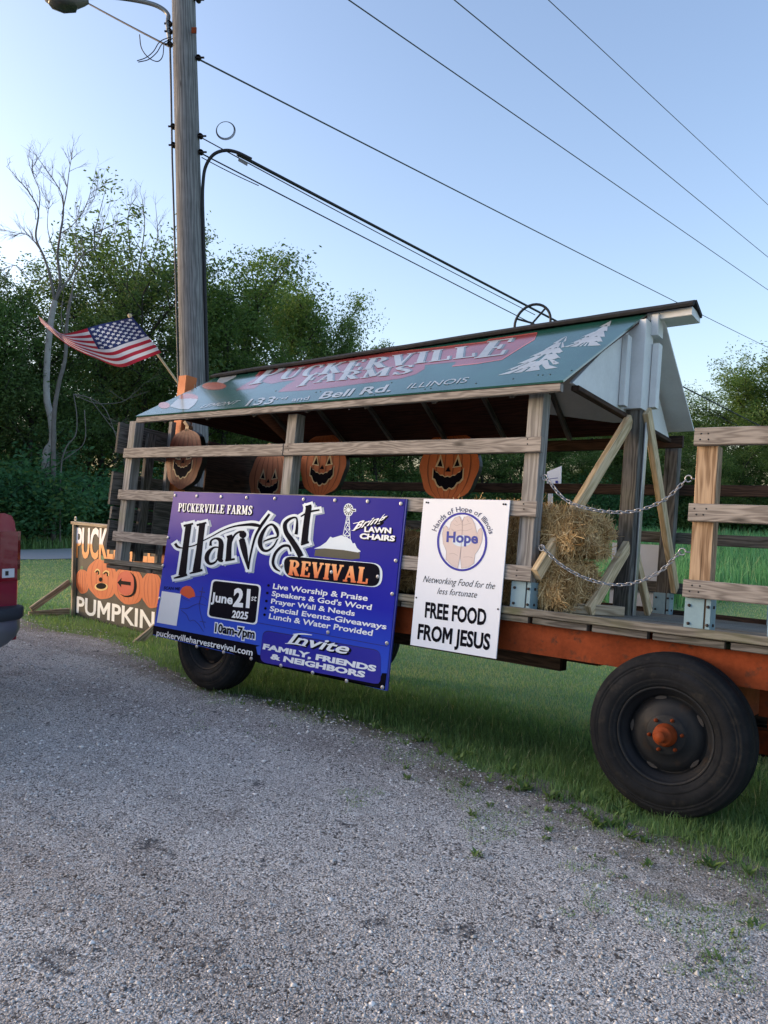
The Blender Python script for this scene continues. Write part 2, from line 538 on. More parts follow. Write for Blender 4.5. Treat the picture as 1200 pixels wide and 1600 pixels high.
_tc = {}
def font_text(st, bold=0.0):
    key = (st, bold)
    if key in _tc: return _tc[key]
    def get(t, b):
        cu = bpy.data.curves.new('lettering', 'FONT'); cu.body = t; cu.size = 1; cu.offset = b; cu.resolution_u = 3
        o = bpy.data.objects.new('lettering', cu); COL.objects.link(o)
        me = o.to_mesh()
        f = [[(me.vertices[i].co.x, me.vertices[i].co.y) for i in p.vertices] for p in me.polygons]
        o.to_mesh_clear(); bpy.data.objects.remove(o); bpy.data.curves.remove(cu)
        out = []
        for q in f:
            a = sum(q[i][0] * q[(i + 1) % len(q)][1] - q[(i + 1) % len(q)][0] * q[i][1] for i in range(len(q)))
            out.append(q if a > 0 else q[::-1])
        return out
    def glyph_m(b):                                     # the built-in M breaks up when emboldened
        return [(.07 - b, -b), (.17 + b, -b), (.17 + b, .47 - b), (.35 - b * .3, .19 - b), (.43 + b * .3, .19 - b), (.61 - b, .47 - b), (.61 - b, -b), (.71 + b, -b), (.71 + b, .68 + b), (.60 - b, .68 + b), (.39, .36 + b * 1.4), (.18 + b, .68 + b), (.07 - b, .68 + b)]
    def adv_of(t):
        return max(p[0] for f in get_raw(t + 'I', 0) for p in f) - max(p[0] for f in get_raw('I', 0) for p in f)
    get_raw = get
    def get(t, b):
        if 'M' not in t: return get_raw(t, b)
        out, i = [], 0
        while i < len(t):
            x = adv_of(t[:i]) if i else 0
            if t[i] == 'M':
                out.append([(px + x, py) for px, py in glyph_m(b)]); i += 1
            else:
                j = t.find('M', i); j = len(t) if j < 0 else j
                out += [[(px + x, py) for px, py in f] for f in get_raw(t[i:j], b)]; i = j
        return out
    H = get('H', 0)
    cap = max(p[1] for f in H for p in f)
    _tc[key] = (get(st, bold), cap)
    return _tc[key]

TK, TN, SBR = .21, .085, .075
GL = {  # strokes: (points, widths), serif bars as straight thin strokes
 'P': (.72, [([(.2, 0), (.2, 1)], TK), ([(.2, .96), (.46, .96), (.62, .74), (.46, .5), (.2, .5)], [TN, TN, TK, TN, TN]), ([(.02, .035), (.38, .035)], SBR), ([(.02, .965), (.3, .965)], SBR)]),
 'U': (.80, [([(.19, 1), (.19, .3), (.27, .07), (.44, .04), (.58, .09), (.64, .3), (.64, 1)], [TK, TK, TK * .8, TN, TN, TN, TN]), ([(.02, .965), (.36, .965)], SBR), ([(.5, .965), (.78, .965)], SBR)]),
 'C': (.74, [([(.66, .72), (.6, .92), (.42, .97), (.24, .84), (.17, .5), (.24, .16), (.42, .03), (.6, .08), (.68, .26)], [TN, TN, TN, TK * .8, TK, TK * .8, TN, TN, TN]), ([(.655, .68), (.655, .98)], SBR)]),
 'K': (.80, [([(.2, 0), (.2, 1)], TK), ([(.64, .98), (.24, .45)], TN), ([(.34, .6), (.66, .02)], TK), ([(.02, .035), (.38, .035)], SBR), ([(.02, .965), (.38, .965)], SBR), ([(.52, .965), (.78, .965)], SBR), ([(.5, .035), (.8, .035)], SBR)]),
 'E': (.70, [([(.2, 0), (.2, 1)], TK), ([(.02, .962), (.62, .962)], SBR), ([(.2, .52), (.48, .52)], TN), ([(.02, .038), (.66, .038)], SBR), ([(.6, .99), (.6, .74)], TN), ([(.46, .66), (.46, .38)], TN), ([(.635, .01), (.635, .28)], TN)]),
 'R': (.80, [([(.2, 0), (.2, 1)], TK), ([(.2, .96), (.46, .96), (.61, .75), (.46, .52), (.2, .52)], [TN, TN, TK, TN, TN]), ([(.38, .52), (.64, .04)], TK), ([(.02, .035), (.38, .035)], SBR), ([(.02, .965), (.3, .965)], SBR), ([(.54, .035), (.8, .035)], SBR)]),
 'V': (.80, [([(.16, 1), (.4, 0)], TK), ([(.66, 1), (.41, 0)], TN), ([(.0, .965), (.33, .965)], SBR), ([(.52, .965), (.8, .965)], SBR)]),
 'I': (.40, [([(.2, 0), (.2, 1)], TK), ([(.02, .035), (.38, .035)], SBR), ([(.02, .965), (.38, .965)], SBR)]),
 'L': (.68, [([(.2, 0), (.2, 1)], TK), ([(.02, .038), (.64, .038)], SBR), ([(.02, .965), (.38, .965)], SBR), ([(.61, .01), (.61, .32)], TN)]),
 'F': (.66, [([(.2, 0), (.2, 1)], TK), ([(.02, .962), (.62, .962)], SBR), ([(.2, .52), (.48, .52)], TN), ([(.02, .035), (.38, .035)], SBR), ([(.59, .99), (.59, .72)], TN), ([(.46, .66), (.46, .38)], TN)]),
 'A': (.82, [([(.4, 1), (.14, 0)], TN), ([(.4, 1), (.66, 0)], TK), ([(.24, .33), (.56, .33)], TN), ([(.0, .035), (.28, .035)], SBR), ([(.5, .035), (.82, .035)], SBR)]),
 'M': (1.0, [([(.16, 0), (.16, 1)], TN), ([(.17, 1), (.47, .08)], TK), ([(.47, .08), (.78, 1)], TN), ([(.8, 1), (.8, 0)], TK), ([(.02, .035), (.3, .035)], SBR), ([(.02, .965), (.24, .965)], SBR), ([(.64, .035), (.98, .035)], SBR), ([(.72, .965), (.98, .965)], SBR)]),
 'S': (.70, [([(.58, .74), (.5, .93), (.34, .97), (.18, .8), (.24, .62), (.46, .44), (.56, .24), (.42, .04), (.24, .04), (.13, .26)], [TN, TN, TN, TK * .8, TK, TK, TK * .8, TN, TN, TN]), ([(.59, .70), (.59, .98)], SBR), ([(.12, .02), (.12, .3)], SBR)]),
}
def serif_text(st, bold=0.0):
    x = 0; out = []
    for ch in st:
        if ch == ' ': x += .42; continue
        w, strokes = GL[ch]
        for pts, wd in strokes:
            wd = wd if hasattr(wd, '__len__') else [wd] * len(pts)
            Q = [np.array((p[0], p[1], ww + bold)) for p, ww in zip(pts, wd)]
            if len(Q) > 2: Q = catmull(Q, 5)
            L, R = [], []
            for i, q in enumerate(Q):
                t = Q[min(i + 1, len(Q) - 1)][:2] - Q[max(i - 1, 0)][:2]
                t = t / np.linalg.norm(t); nn = np.array([-t[1], t[0]]) * q[2] / 2
                L.append(q[:2] + nn); R.append(q[:2] - nn)
            for i in range(len(Q) - 1):
                f = [L[i], R[i], R[i + 1], L[i + 1]]
                a = sum(f[k][0] * f[(k + 1) % 4][1] - f[(k + 1) % 4][0] * f[k][1] for k in range(4))
                if a < 0: f.reverse()
                out.append([(p[0] + x, p[1]) for p in f])
        x += w + .06
    return out, 1.0

def zoom(x0, y0, k):
    return lambda x, y: (x0 + x * k, y0 + y * k)
def zl(z, pts): return [z(*p) for p in pts]
zA, zB, zC, zD = zoom(260, 770, .15), zoom(420, 770, 220 / 1200), zoom(235, 890, 190 / 1200), zoom(400, 890, .1875)
zE, zS, zF, zG, zH = zoom(650, 775, .125), zoom(600, 750, .25), zoom(240, 530, 320 / 1200), zoom(560, 480, 320 / 1200), zoom(105, 805, 155 / 1200)
zT = zoom(780, 440, 220 / 1200)

# ------------------------------------------------------------------ hay wagon
wagon = thing('hay_wagon', 'weathered wooden hay wagon with orange frame, railings and a green gabled roof', 'wagon', (0, 0, -DECK), WAG)
YR = .02                                                # railing boards' centre line

def wood_part(name, p0, p1, w, t, mat, parent, up=(0, 0, 1), jit=.0015):
    mb = MB(); mb.board(p0, p1, w, t, up, jit=jit)
    return mb.build(name, mat, parent)

# deck
mb = MB()
y = .045
while y < 2.12:
    wd = random.uniform(.15, .19)
    mb.board((-5.0, y + wd / 2, -.016 + random.uniform(-.003, .002)), (1.25, y + wd / 2, -.016 + random.uniform(-.003, .002)), .03, wd - .008, (0, 0, 1), .004)
    y += wd
mb.build('deck', M['deck'], wagon)
mb = MB(); mb.board((-5.02, .02, -.016), (-1.9, .02, -.012), .042, .038, jit=.002); mb.board((-1.9, .02, -.014), (1.26, .02, -.012), .044, .038, jit=.002)
mb.build('edge_board', M['deck'], wagon)
x = -5.0
while x < 1.2:
    l = random.uniform(.26, .36)
    mb = MB(); mb.board((x, .045, -.056), (min(x + l, 1.22), .045, -.056), .036, .05)
    mb.build('spacer_block', M['grey'], wagon)
    x += l + .03
mb = MB(); mb.board((-5.0, 2.13, .0), (1.25, 2.13, .0), .07, .03)
mb.build('far_kerb_board', M['darkwood'], wagon)
# steel
for yy in (.12, 1.95):
    mb = MB(); mb.box((-4.05, yy - .025, -.248), (1.25, yy + .025, -.078)); mb.build('side_beam', M['orange'], wagon)
for x in (-3.9, -3.52, -2.2, -1.0, .05, .9):
    mb = MB(); mb.box((x - .04, .15, -.22), (x + .04, 1.92, -.09)); mb.build('cross_member', M['dark'], wagon)
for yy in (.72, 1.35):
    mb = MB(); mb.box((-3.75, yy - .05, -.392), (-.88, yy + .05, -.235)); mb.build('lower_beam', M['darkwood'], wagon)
for lo, hi, nm in (((-.18, .35, -.42), (.22, 1.75, -.24), 'bolster'), ((-.06, .2, -.57), (.1, 1.9, -.44), 'axle'), ((-3.68, .35, -.42), (-3.33, 1.75, -.24), 'bolster'), ((-3.59, .2, -.57), (-3.43, 1.9, -.44), 'axle'),
                   ((.36, .3, -.40), (.46, .36, -.26), 'hanger'), ((.50, .27, -.68), (.53, .32, -.385), 'hanger'), ((.50, .27, -.38), (1.0, .32, -.345), 'steering_bar'), ((.54, .3, -.60), (1.05, .36, -.50), 'steering_bar'),
                   ((.2, .5, -.62), (1.4, .6, -.5), 'drawbar'), ((.2, 1.4, -.62), (1.4, 1.5, -.5), 'drawbar')):
    mb = MB(); mb.box(lo, hi); mb.build(nm, M['orange'], wagon)
mb = MB(); mb.tube([(.5, .26, -.36), (.47, .255, -.45), (.455, .255, -.56), (.44, .25, -.66)], .008); mb.build('steering_rod', M['orange'], wagon)

# wheels
def make_wheel():
    rim = MB()
    rim.lathe([(.234, -.004), (.226, -.002), (.221, -.012), (.214, -.028), (.196, -.036), (.19, -.075), (.186, -.085), (.176, -.062), (.14, -.047), (.105, -.042), (.098, -.034), (.09, -.03), (.0, -.03)], (0, 0, 0), (0, -1, 0), 64)
    rim.lathe([(.19, -.085), (.19, -.18), (.225, -.2)], (0, 0, 0), (0, -1, 0), 48)
    w = rim.build('wheel', M['rim'], wagon)
    ty = MB()
    ty.lathe([(.225, -.205), (.26, -.222), (.32, -.226), (.365, -.212), (.386, -.192), (.394, -.165), (.3975, -.150), (.391, -.147), (.391, -.14), (.399, -.137),
              (.4, -.12), (.393, -.117), (.393, -.110), (.4, -.107), (.4, -.09), (.393, -.087), (.393, -.08), (.3985, -.077), (.394, -.045), (.386, -.024), (.378, -.012), (.372, -.012), (.36, .0), (.348, .006), (.345, .002), (.341, .008), (.335, .010), (.331, .006), (.327, .012), (.30, .014),
              (.276, .012), (.272, .008), (.268, .014), (.264, .010), (.258, .011), (.255, .006), (.25, .006), (.240, .0), (.236, -.006)], (0, 0, 0), (0, -1, 0), 72)
    ty.build('tyre', M['rubber'], w)
    hb = MB()
    hb.lathe([(.056, -.034), (.056, -.014), (.049, -.008), (.047, .026), (.042, .032), (.026, .033), (.0255, .062), (.022, .068), (.0, .070)], (0, 0, 0), (0, -1, 0), 28)
    hb.build('hub', M['orange'], w)
    nb = MB()
    for k in range(6):
        a = k * math.pi / 3 + .26
        c = Vector((math.cos(a) * .08, 0, math.sin(a) * .08))
        nb.lathe([(.0095, -.032), (.0095, -.018), (.006, -.016), (.0055, -.007), (.0, -.006)], c, (0, -1, 0), 6)
    nb.build('wheel_nuts', M['orange'], w)
    sl = MB()
    for k in range(5):
        a0 = k * 2 * math.pi / 5 + .5
        rows = []
        for j in range(7):
            a = a0 + .32 * (j / 6)
            rr = .008 * math.sin(math.pi * (j + .5) / 7) + .001
            rows.append([Vector((math.cos(a) * (.178 + s * rr), .058 + .0, math.sin(a) * (.178 + s * rr))) for s in (-1, 1)])
        sl.grid(rows, False, True)
    sl.build('rim_slots', M['black'], w)
    return w
w0 = make_wheel()
WY = -.02
def set_wheel(w, x, y, flip, spin):
    w.matrix_basis = Matrix.Translation((x, y, .399)) @ Matrix.Rotation(math.pi if flip else 0, 4, 'Z') @ Matrix.Rotation(spin, 4, 'Y') @ Matrix.Translation((0, 0, -DECK))
set_wheel(w0, .02, -.085, False, .1)
for x, y, fl, sp in ((-3.53, .02, False, .9), (.02, 2.19, True, .4), (-3.52, 2.07, True, 1.3)):
    c = w0.copy(); COL.objects.link(c); c.parent = wagon
    for ch in w0.children:
        if ch.name.startswith('hub') and x < -1: continue   # the small back hubs sit inside the rims
        d = ch.copy(); COL.objects.link(d); d.parent = c
    set_wheel(c, x, y, fl, sp)

# railings on the near side
def rail(p0, p1, y, mat, name='rail', h=.089, t=.04):
    a, b = onY(p0, y - t / 2), onY(p1, y - t / 2)
    a.y = b.y = y
    return wood_part(name, a, b, h, t, mat, wagon)
rail((193, 707.6), (441.5, 702.3), YR, M['rail']); rail((443, 702.3), (845, 694), YR, M['rail'])
rail((184.3, 772.6), (838, 795), YR, M['rail']); rail((176, 836.8), (829.5, 896.5), YR, M['rail'])
for z, x0 in ((.973, .048), (.586, .043), (.204, .04)):
    wood_part('rail', (x0, YR, z), (1.22, YR, z - .004), .089, .04, M['rail'], wagon)
# rails on the far side
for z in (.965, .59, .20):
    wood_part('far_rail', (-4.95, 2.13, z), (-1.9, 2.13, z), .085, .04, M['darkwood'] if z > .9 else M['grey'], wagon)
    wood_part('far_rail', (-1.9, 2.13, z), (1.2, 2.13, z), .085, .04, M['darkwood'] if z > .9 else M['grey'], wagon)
# posts: (x, top, wood)
def post(x, y, top, mat, w=.10, d=.09, name='post', bottom=.0, lean=0.0):
    return wood_part(name, (x, y, bottom), (x + lean, y, top), w, d, mat, wagon, (1, 0, 0))
for x, top in ((-4.88, 1.265), (-2.86, 1.235), (-.872, 1.27)):
    post(x, .088, top, M['post'])
    post(x + (.18 if x > -2 else .1), 2.06, 1.30, M['grey'])
post(.107, .088, .93, M['brown'], .105, .085)
post(.47, .088, .93, M['rail'], .09, .085); post(1.1, .088, .93, M['rail'], .1, .085)
post(.107, 2.06, .95, M['grey']); post(1.1, 2.06, .95, M['grey'])
def pocket(x, y, near=True):
    mb = MB()
    s = -1 if near else 1
    mb.box((x - .062, y - .052, -.005), (x + .030, y - .046, .158))          # front plate
    mb.box((x + .040, y - .052, -.005), (x + .062, y - .046, .158))
    mb.box((x + .056, y - .046, -.005), (x + .062, y + .05, .158))
    mb.box((x - .062, y - .046, -.005), (x - .056, y + .05, .158))
    o = mb.build('post_pocket', M['blue'], wagon)
    nb = MB()
    for z in (.03, .12):
        for xx in (x - .04, x + .05):
            nb.lathe([(.008, 0), (.008, .006), (.0, .007)], (xx, y - .052, z), (0, -1, 0), 8)
        nb.lathe([(.008, 0), (.008, .006), (.0, .007)], (x + .062, y, z), (1, 0, 0), 8)
    nb.build('bolts', M['dark'], o)
for x in (-2.86, -.872, .107, .49, 1.1): pocket(x, .088)
for x in (-.695, .107, 1.1): pocket(x, 2.06, False)

# back rack at the far left end, planks across the wagon
XB = -5.03
for z0, z1, ya in ((.975, 1.255, .0), (.50, .80, -.01), (.375, .485, .02), (.09, .36, .01)):
    wood_part('rack_plank', (XB, ya, (z0 + z1) / 2), (XB + .02, 2.15, (z0 + z1) / 2 - .02), z1 - z0, .03, M['grey'], wagon)
for yy in (.32, 1.15, 1.75):
    wood_part('rack_stake', (XB + .055, yy, 0), (XB + .055, yy, 1.2), .09, .05, M['grey'], wagon, (0, 1, 0))
wood_part('rack_stake', (XB + .06, .54, 0), (XB + .06, .54, 1.36), .05, .05, M['rail'], wagon, (0, 1, 0))
mb = MB(); mb.board((-4.98, .665, .0), (-4.98, .665, 1.835), .13, .13, (1, 0, 0), .008); mb.build('orange_post', M['orangepost'], wagon)
wood_part('panel', (XB + .11, .40, .46), (XB + .11, 1.9, .46), .42, .02, M['grey'], wagon)
wood_part('panel', (XB + .11, .95, 1.0), (XB + .11, 2.05, 1.0), .5, .02, M['darkwood'], wagon)

# roof
eR, eL = onX((880, 594), -.64), onY((212, 650), onX((880, 594), -.64).y)
rR = onY((1013, 488), 1.0)
rn = ((eR - eL).cross(rR - eL)).normalized()
if rn.z < 0: rn = -rn
rL = onP((338, 590), eL, rn)
RIDGE_Y = rR.y
roof = MB()
roof.slab([eL, eR, rR, rL], .012, rn)
roof_o = roof.build('roof_panel', M['roofgreen'], wagon)
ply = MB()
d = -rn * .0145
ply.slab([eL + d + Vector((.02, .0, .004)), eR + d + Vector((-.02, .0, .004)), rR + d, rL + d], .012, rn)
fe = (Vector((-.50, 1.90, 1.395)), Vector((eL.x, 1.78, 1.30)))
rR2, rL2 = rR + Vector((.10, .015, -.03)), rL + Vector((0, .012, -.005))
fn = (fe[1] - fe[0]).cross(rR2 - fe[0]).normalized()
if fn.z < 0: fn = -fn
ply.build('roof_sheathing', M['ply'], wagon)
far = MB(); far.slab([fe[0], fe[1], rL2, rR2], .014, fn); far.build('far_roof_panel', M['white'], wagon)
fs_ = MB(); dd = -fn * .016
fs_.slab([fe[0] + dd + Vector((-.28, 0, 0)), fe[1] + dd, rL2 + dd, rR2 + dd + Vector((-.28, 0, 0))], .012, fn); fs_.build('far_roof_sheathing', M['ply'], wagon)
wood_part('eave_board', eL + Vector((0, .03, -.032)), eR + Vector((-.02, .03, -.034)), .045, .04, M['rail'], wagon)
wood_part('eave_board', fe[1] + Vector((0, -.05, -.07)), fe[0] + Vector((-.06, -.05, -.10)), .09, .04, M['darkwood'], wagon)
for k in range(7):                                     # rafters under both slopes
    t = (k + .55) / 7.2
    a, b = eL.lerp(eR, t), rL.lerp(rR, t)
    wood_part('rafter', a - rn * .05 + Vector((0, .05, 0)), b - rn * .05 - Vector((0, .05, 0)), .04, .035, M['grey'], wagon, rn)
    a, b = fe[1].lerp(fe[0], t), rL2.lerp(rR2, t)
    wood_part('rafter', a - fn * .05 - Vector((0, .05, 0)), b - fn * .05 + Vector((0, .05, 0)), .04, .035, M['grey'], wagon, fn)
# ridge cap and beam
mb = MB()
c0, c1 = Vector((rL.x - .03, rL.y + .015, rL.z + .022)), Vector((-.285, RIDGE_Y + .01, rR.z + .026))
mb.board(c0 + Vector((0, .085, -.012)), c1 + Vector((0, .085, -.012)), .18, .03, (0, 1, -.25), .004, .004)
mb.board(c0 + Vector((0, -.035, -.008)), c1 + Vector((0, -.035, -.008)), .07, .024, (0, 1, .6), .004, .004)
mb.build('ridge_cap', M['shingle'], wagon)
wood_part('ridge_beam', (-.63, 1.085, 1.985), (-.30, 1.085, 1.992), .19, .055, M['white'], wagon, (0, 1, 0), 0)
# gable boards, a little in from the roof's edge
GX = -.66
def gable(x, y1, az, mat, name='gable_board'):
    zb = 1.315
    mb = MB()
    ry = RIDGE_Y if x > -2 else rL.y
    mb.prism([(x, .06, zb), (x, y1, zb), (x, ry + .07, az), (x, ry - .03, az)], (1, 0, 0), .02)
    return mb.build(name, mat, wagon)
gable(GX, fe[0].y - .06, rR.z - .035, M['white'])
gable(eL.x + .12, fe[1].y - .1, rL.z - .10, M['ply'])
wood_part('gable_trim', (GX + .002, .1, 1.295), (GX + .002, fe[0].y - .1, 1.295), .03, .05, M['darkwood'], wagon)
# centre post at the open end, boxed in white above
PX, PY = -.605, .955
wood_part('centre_post', (PX, PY, 0), (PX, PY, 1.36), .10, .10, M['grey'], wagon, (1, 0, 0))
wood_part('post_flange', (PX + .058, PY + .045, 0), (PX + .058, PY + .045, 1.30), .012, .05, M['galv'], wagon, (1, 0, 0))
wood_part('post_casing', (PX, PY - .01, 1.34), (PX, PY - .01, 1.93), .118, .15, M['white'], wagon, (1, 0, 0))
wood_part('casing_batten', (PX + .085, PY + .075, 1.37), (PX + .085, PY + .075, 1.80), .045, .07, M['white'], wagon, (1, 0, 0))
wood_part('casing_batten', (PX + .075, PY + .07, 1.85), (PX + .075, PY + .07, 1.99), .05, .11, M['white'], wagon, (1, 0, 0))
wood_part('casing_batten', (GX + .022, PY - .16, 1.34), (GX + .022, PY - .16, 1.80), .04, .07, M['white'], wagon, (1, 0, 0))
# raw pine braces
wood_part('brace', (-.775, .02, .205), (-.625, .90, 1.27), .085, .04, M['fresh'], wagon, (0, .77, -.64), 0)
wood_part('brace', (-.54, .965, 1.34), (-.60, 2.02, .19), .085, .04, M['fresh'], wagon, (0, .77, .64), 0)
wood_part('brace', (-.59, .36, .015), (-.585, .90, .44), .085, .04, M['fresh'], wagon, (0, .7, -.7), 0)
wood_part('brace', (-.575, 1.02, .42), (-.55, 1.30, .02), .07, .035, M['fresh'], wagon, (0, .7, .7), 0)
# brake wheel above the ridge
mb = MB()
cx = onY((832, 505), RIDGE_Y + .35)
ring = []
for k in range(33):
    a = 2 * math.pi * k / 32
    ring.append(cx + Vector((math.cos(a) * .128 + .02 * math.sin(a), math.cos(a) * .05, math.sin(a) * .15)))
mb.tube(ring, .0105, 8, False)
bw = mb.build('brake_wheel', M['black'], wagon)
mb = MB()
for a in (.95, .95 + math.pi, 2.9, 5.3):
    mb.tube([cx, cx + Vector((math.cos(a) * .128 + .02 * math.sin(a), math.cos(a) * .05, math.sin(a) * .15))], .008, 6)
mb.tube([cx + Vector((0, .01, .0)), cx + Vector((0, .03, -.55))], .014, 8)
mb.build('spokes', M['black'], bw)

# nail and screw heads in the boards
mb = MB()
for x in (-4.88, -2.89, -2.83, -.88, .08, .12):
    for z in (.955, .985, .575, .605, .19, .22):
        mb.lathe([(.005, 0), (.005, .0012), (.0, .0015)], (x + random.uniform(-.01, .01), 0.0, z), (0, -1, 0), 6)
for px, py in ((300, 578), (352, 634), (399, 628), (431, 611), (450, 591), (470, 633), (494, 613), (501, 612), (543, 583), (546, 640), (585, 617), (612, 598), (662, 567), (664, 608), (673, 607), (700, 601), (744, 599), (802, 592), (841, 586), (848, 586), (860, 585), (893, 579), (866, 566), (908, 531), (552, 582), (566, 610)):
    p = onP((px, py), eL, rn)
    mb.lathe([(.006, 0), (.006, .002), (0, .0025)], p, rn, 6)
mb.build('nail_heads', M['black'], wagon)

# painted sign on the roof
art = Art(lambda p: onP(p, eL, rn), rn)
def zFG(f=(), g=()): return zl(zF, f) + zl(zG, g)
mb = MB()
shape = zFG([(480, 300), (520, 272), (600, 228), (595, 215), (640, 178), (760, 160), (850, 148)], [(60, 283), (120, 272), (400, 245), (745, 204), (770, 190), (1048, 150)]) + \
        zl(zG, [(1030, 190), (960, 232), (840, 307), (700, 330), (550, 346), (575, 320), (390, 340), (388, 362), (340, 392), (250, 418), (120, 436), (0, 450)]) + \
        zl(zF, [(1080, 280), (940, 296), (728, 310), (780, 268), (832, 240), (760, 248), (690, 262), (640, 252), (590, 290)])
art.poly(mb, shape, .0006)
mb.build('title_backing', M['roofred'], roof_o)
mb = MB()
art.ribbon(mb, zFG([(600, 215), (640, 178), (760, 160), (850, 148)], [(120, 272), (400, 245), (745, 204), (770, 190), (1048, 150), (1030, 190), (960, 232), (840, 307), (700, 330), (550, 346)]), 1.6, .0012, False)
mb.build('title_edge', M['roofredline'], roof_o)
mbs, mb = MB(), MB()
def rt(st, b0, b1, t0, serif=True, bold=0.0, sh=None):
    if sh: art.text(mbs, st, b0, b1, t0, .0022, bold, sh, serif)
    art.text(mb, st, b0, b1, t0, .0034, bold, (0, 0), serif)
rt('P', (389, 602), (424, 596), (417, 577), sh=(3, -.5))
rt('UCKERVILL', (433, 594), (742, 558), (449, 577), sh=(3, -.5))
rt('E', (740, 561), (786, 555), (762, 534), sh=(4, -.5))
rt('F', (463, 605), (486, 601), (481, 587), sh=(2, -.5))
rt('ARMS', (489, 599), (640, 584), (500, 586), sh=(3, -.5))
rt('133', (383, 635), (424, 631), (393, 624), False, .012)
rt('rd', (431, 625), (447, 624), (435, 621), False)
rt('and', (455, 628), (482, 625), (458, 622), False)
rt('Bell Rd.', (498, 624), (609, 612), (508, 613), False, .02)
rt('ILLINOIS', (635, 608), (728, 598), (643, 600), False, .0)
rt('LEMONT', (312, 638), (367, 632), (322, 632), False, .0)
mbs.build('lettering_shadow', M['roofshade'], roof_o)
mb.build('lettering', M['roofwhite'], roof_o)
def conifer(mb, apex, left, rightp, tiers, seed):
    r_ = random.Random(seed)
    A_, L_, R_ = (np.array(p, float) for p in (apex, left, rightp))
    for k in range(tiers):
        t0, t1 = k / tiers, (k + 1.25) / tiers
        c = lambda s, t: A_ + (L_ * (1 - s) + R_ * s - A_) * min(1, t)
        n_ = 5 + 3 * k
        top = [c(.5 + (s - .5) * .55, t0) for s in np.linspace(0, 1, 4)]
        bot = []
        for j in range(n_ + 1):
            s = j / n_
            bot.append(c(s, t1 + (r_.uniform(-.28, .08) if j % 2 else r_.uniform(.0, .12)) / tiers))
        for j in range(n_):
            ta = c(.5 + (j / n_ - .5) * .6, t0 + .25 / tiers); tb = c(.5 + ((j + 1) / n_ - .5) * .6, t0 + .25 / tiers)
            if r_.random() < .12: continue
            art.k = (art.k + 1) % 40
            art.poly(mb, [tuple(ta), tuple(tb), tuple(bot[j + 1]), tuple(bot[j])], .001 + art.k * .000012)
mb = MB()
conifer(mb, zT(585, 455), zT(-15, 800), zT(500, 735), 6, 1)
conifer(mb, zT(965, 325), zT(545, 560), zT(868, 545), 5, 2)
mb.build('painted_trees', M['roofwhite'], roof_o)
mb = MB()
art.disc(mb, zF(355, 275), 19, 6, .001); art.disc(mb, zF(62, 388), 9, 5, .001); art.disc(mb, zF(205, 342), 15, 6, .001)
mb.build('painted_pumpkins', M['rooforange'], roof_o)
mb = MB()
art.poly(mb, zl(zF, [(370, 250), (410, 195), (500, 192), (480, 222), (430, 250), (400, 262)]), .0014)
art.poly(mb, zl(zF, [(95, 395), (140, 352), (215, 348), (262, 352), (240, 385), (205, 412), (150, 410)]), .0018)
mb.build('painted_patches', M['roofwhite'], roof_o)

# ------------------------------------------------------------------ blue banner
YB = -.018
bq = [onY(p, YB) for p in ((239, 992), (602, 1079), (633, 779.5), (272, 768))]
banner = thing('banner', 'large blue printed revival banner screwed to the wagon railings', 'banner', ((bq[0].x + bq[1].x) / 2, YB, bq[0].z), WAG)
mb = MB(); mb.slab(bq, .003); bpan = mb.build('print', M['banner'], banner)
mb = MB(); mb.slab([q + Vector((0, .0045, 0)) for q in (bq[0], bq[1] + Vector((.012, 0, 0)), bq[2] + Vector((.012, 0, 0)), bq[3])], .012); mb.build('backing_panel', M['pnavy'], banner)
art = Art(lambda p: onY(p, YB), (0, -1, 0))
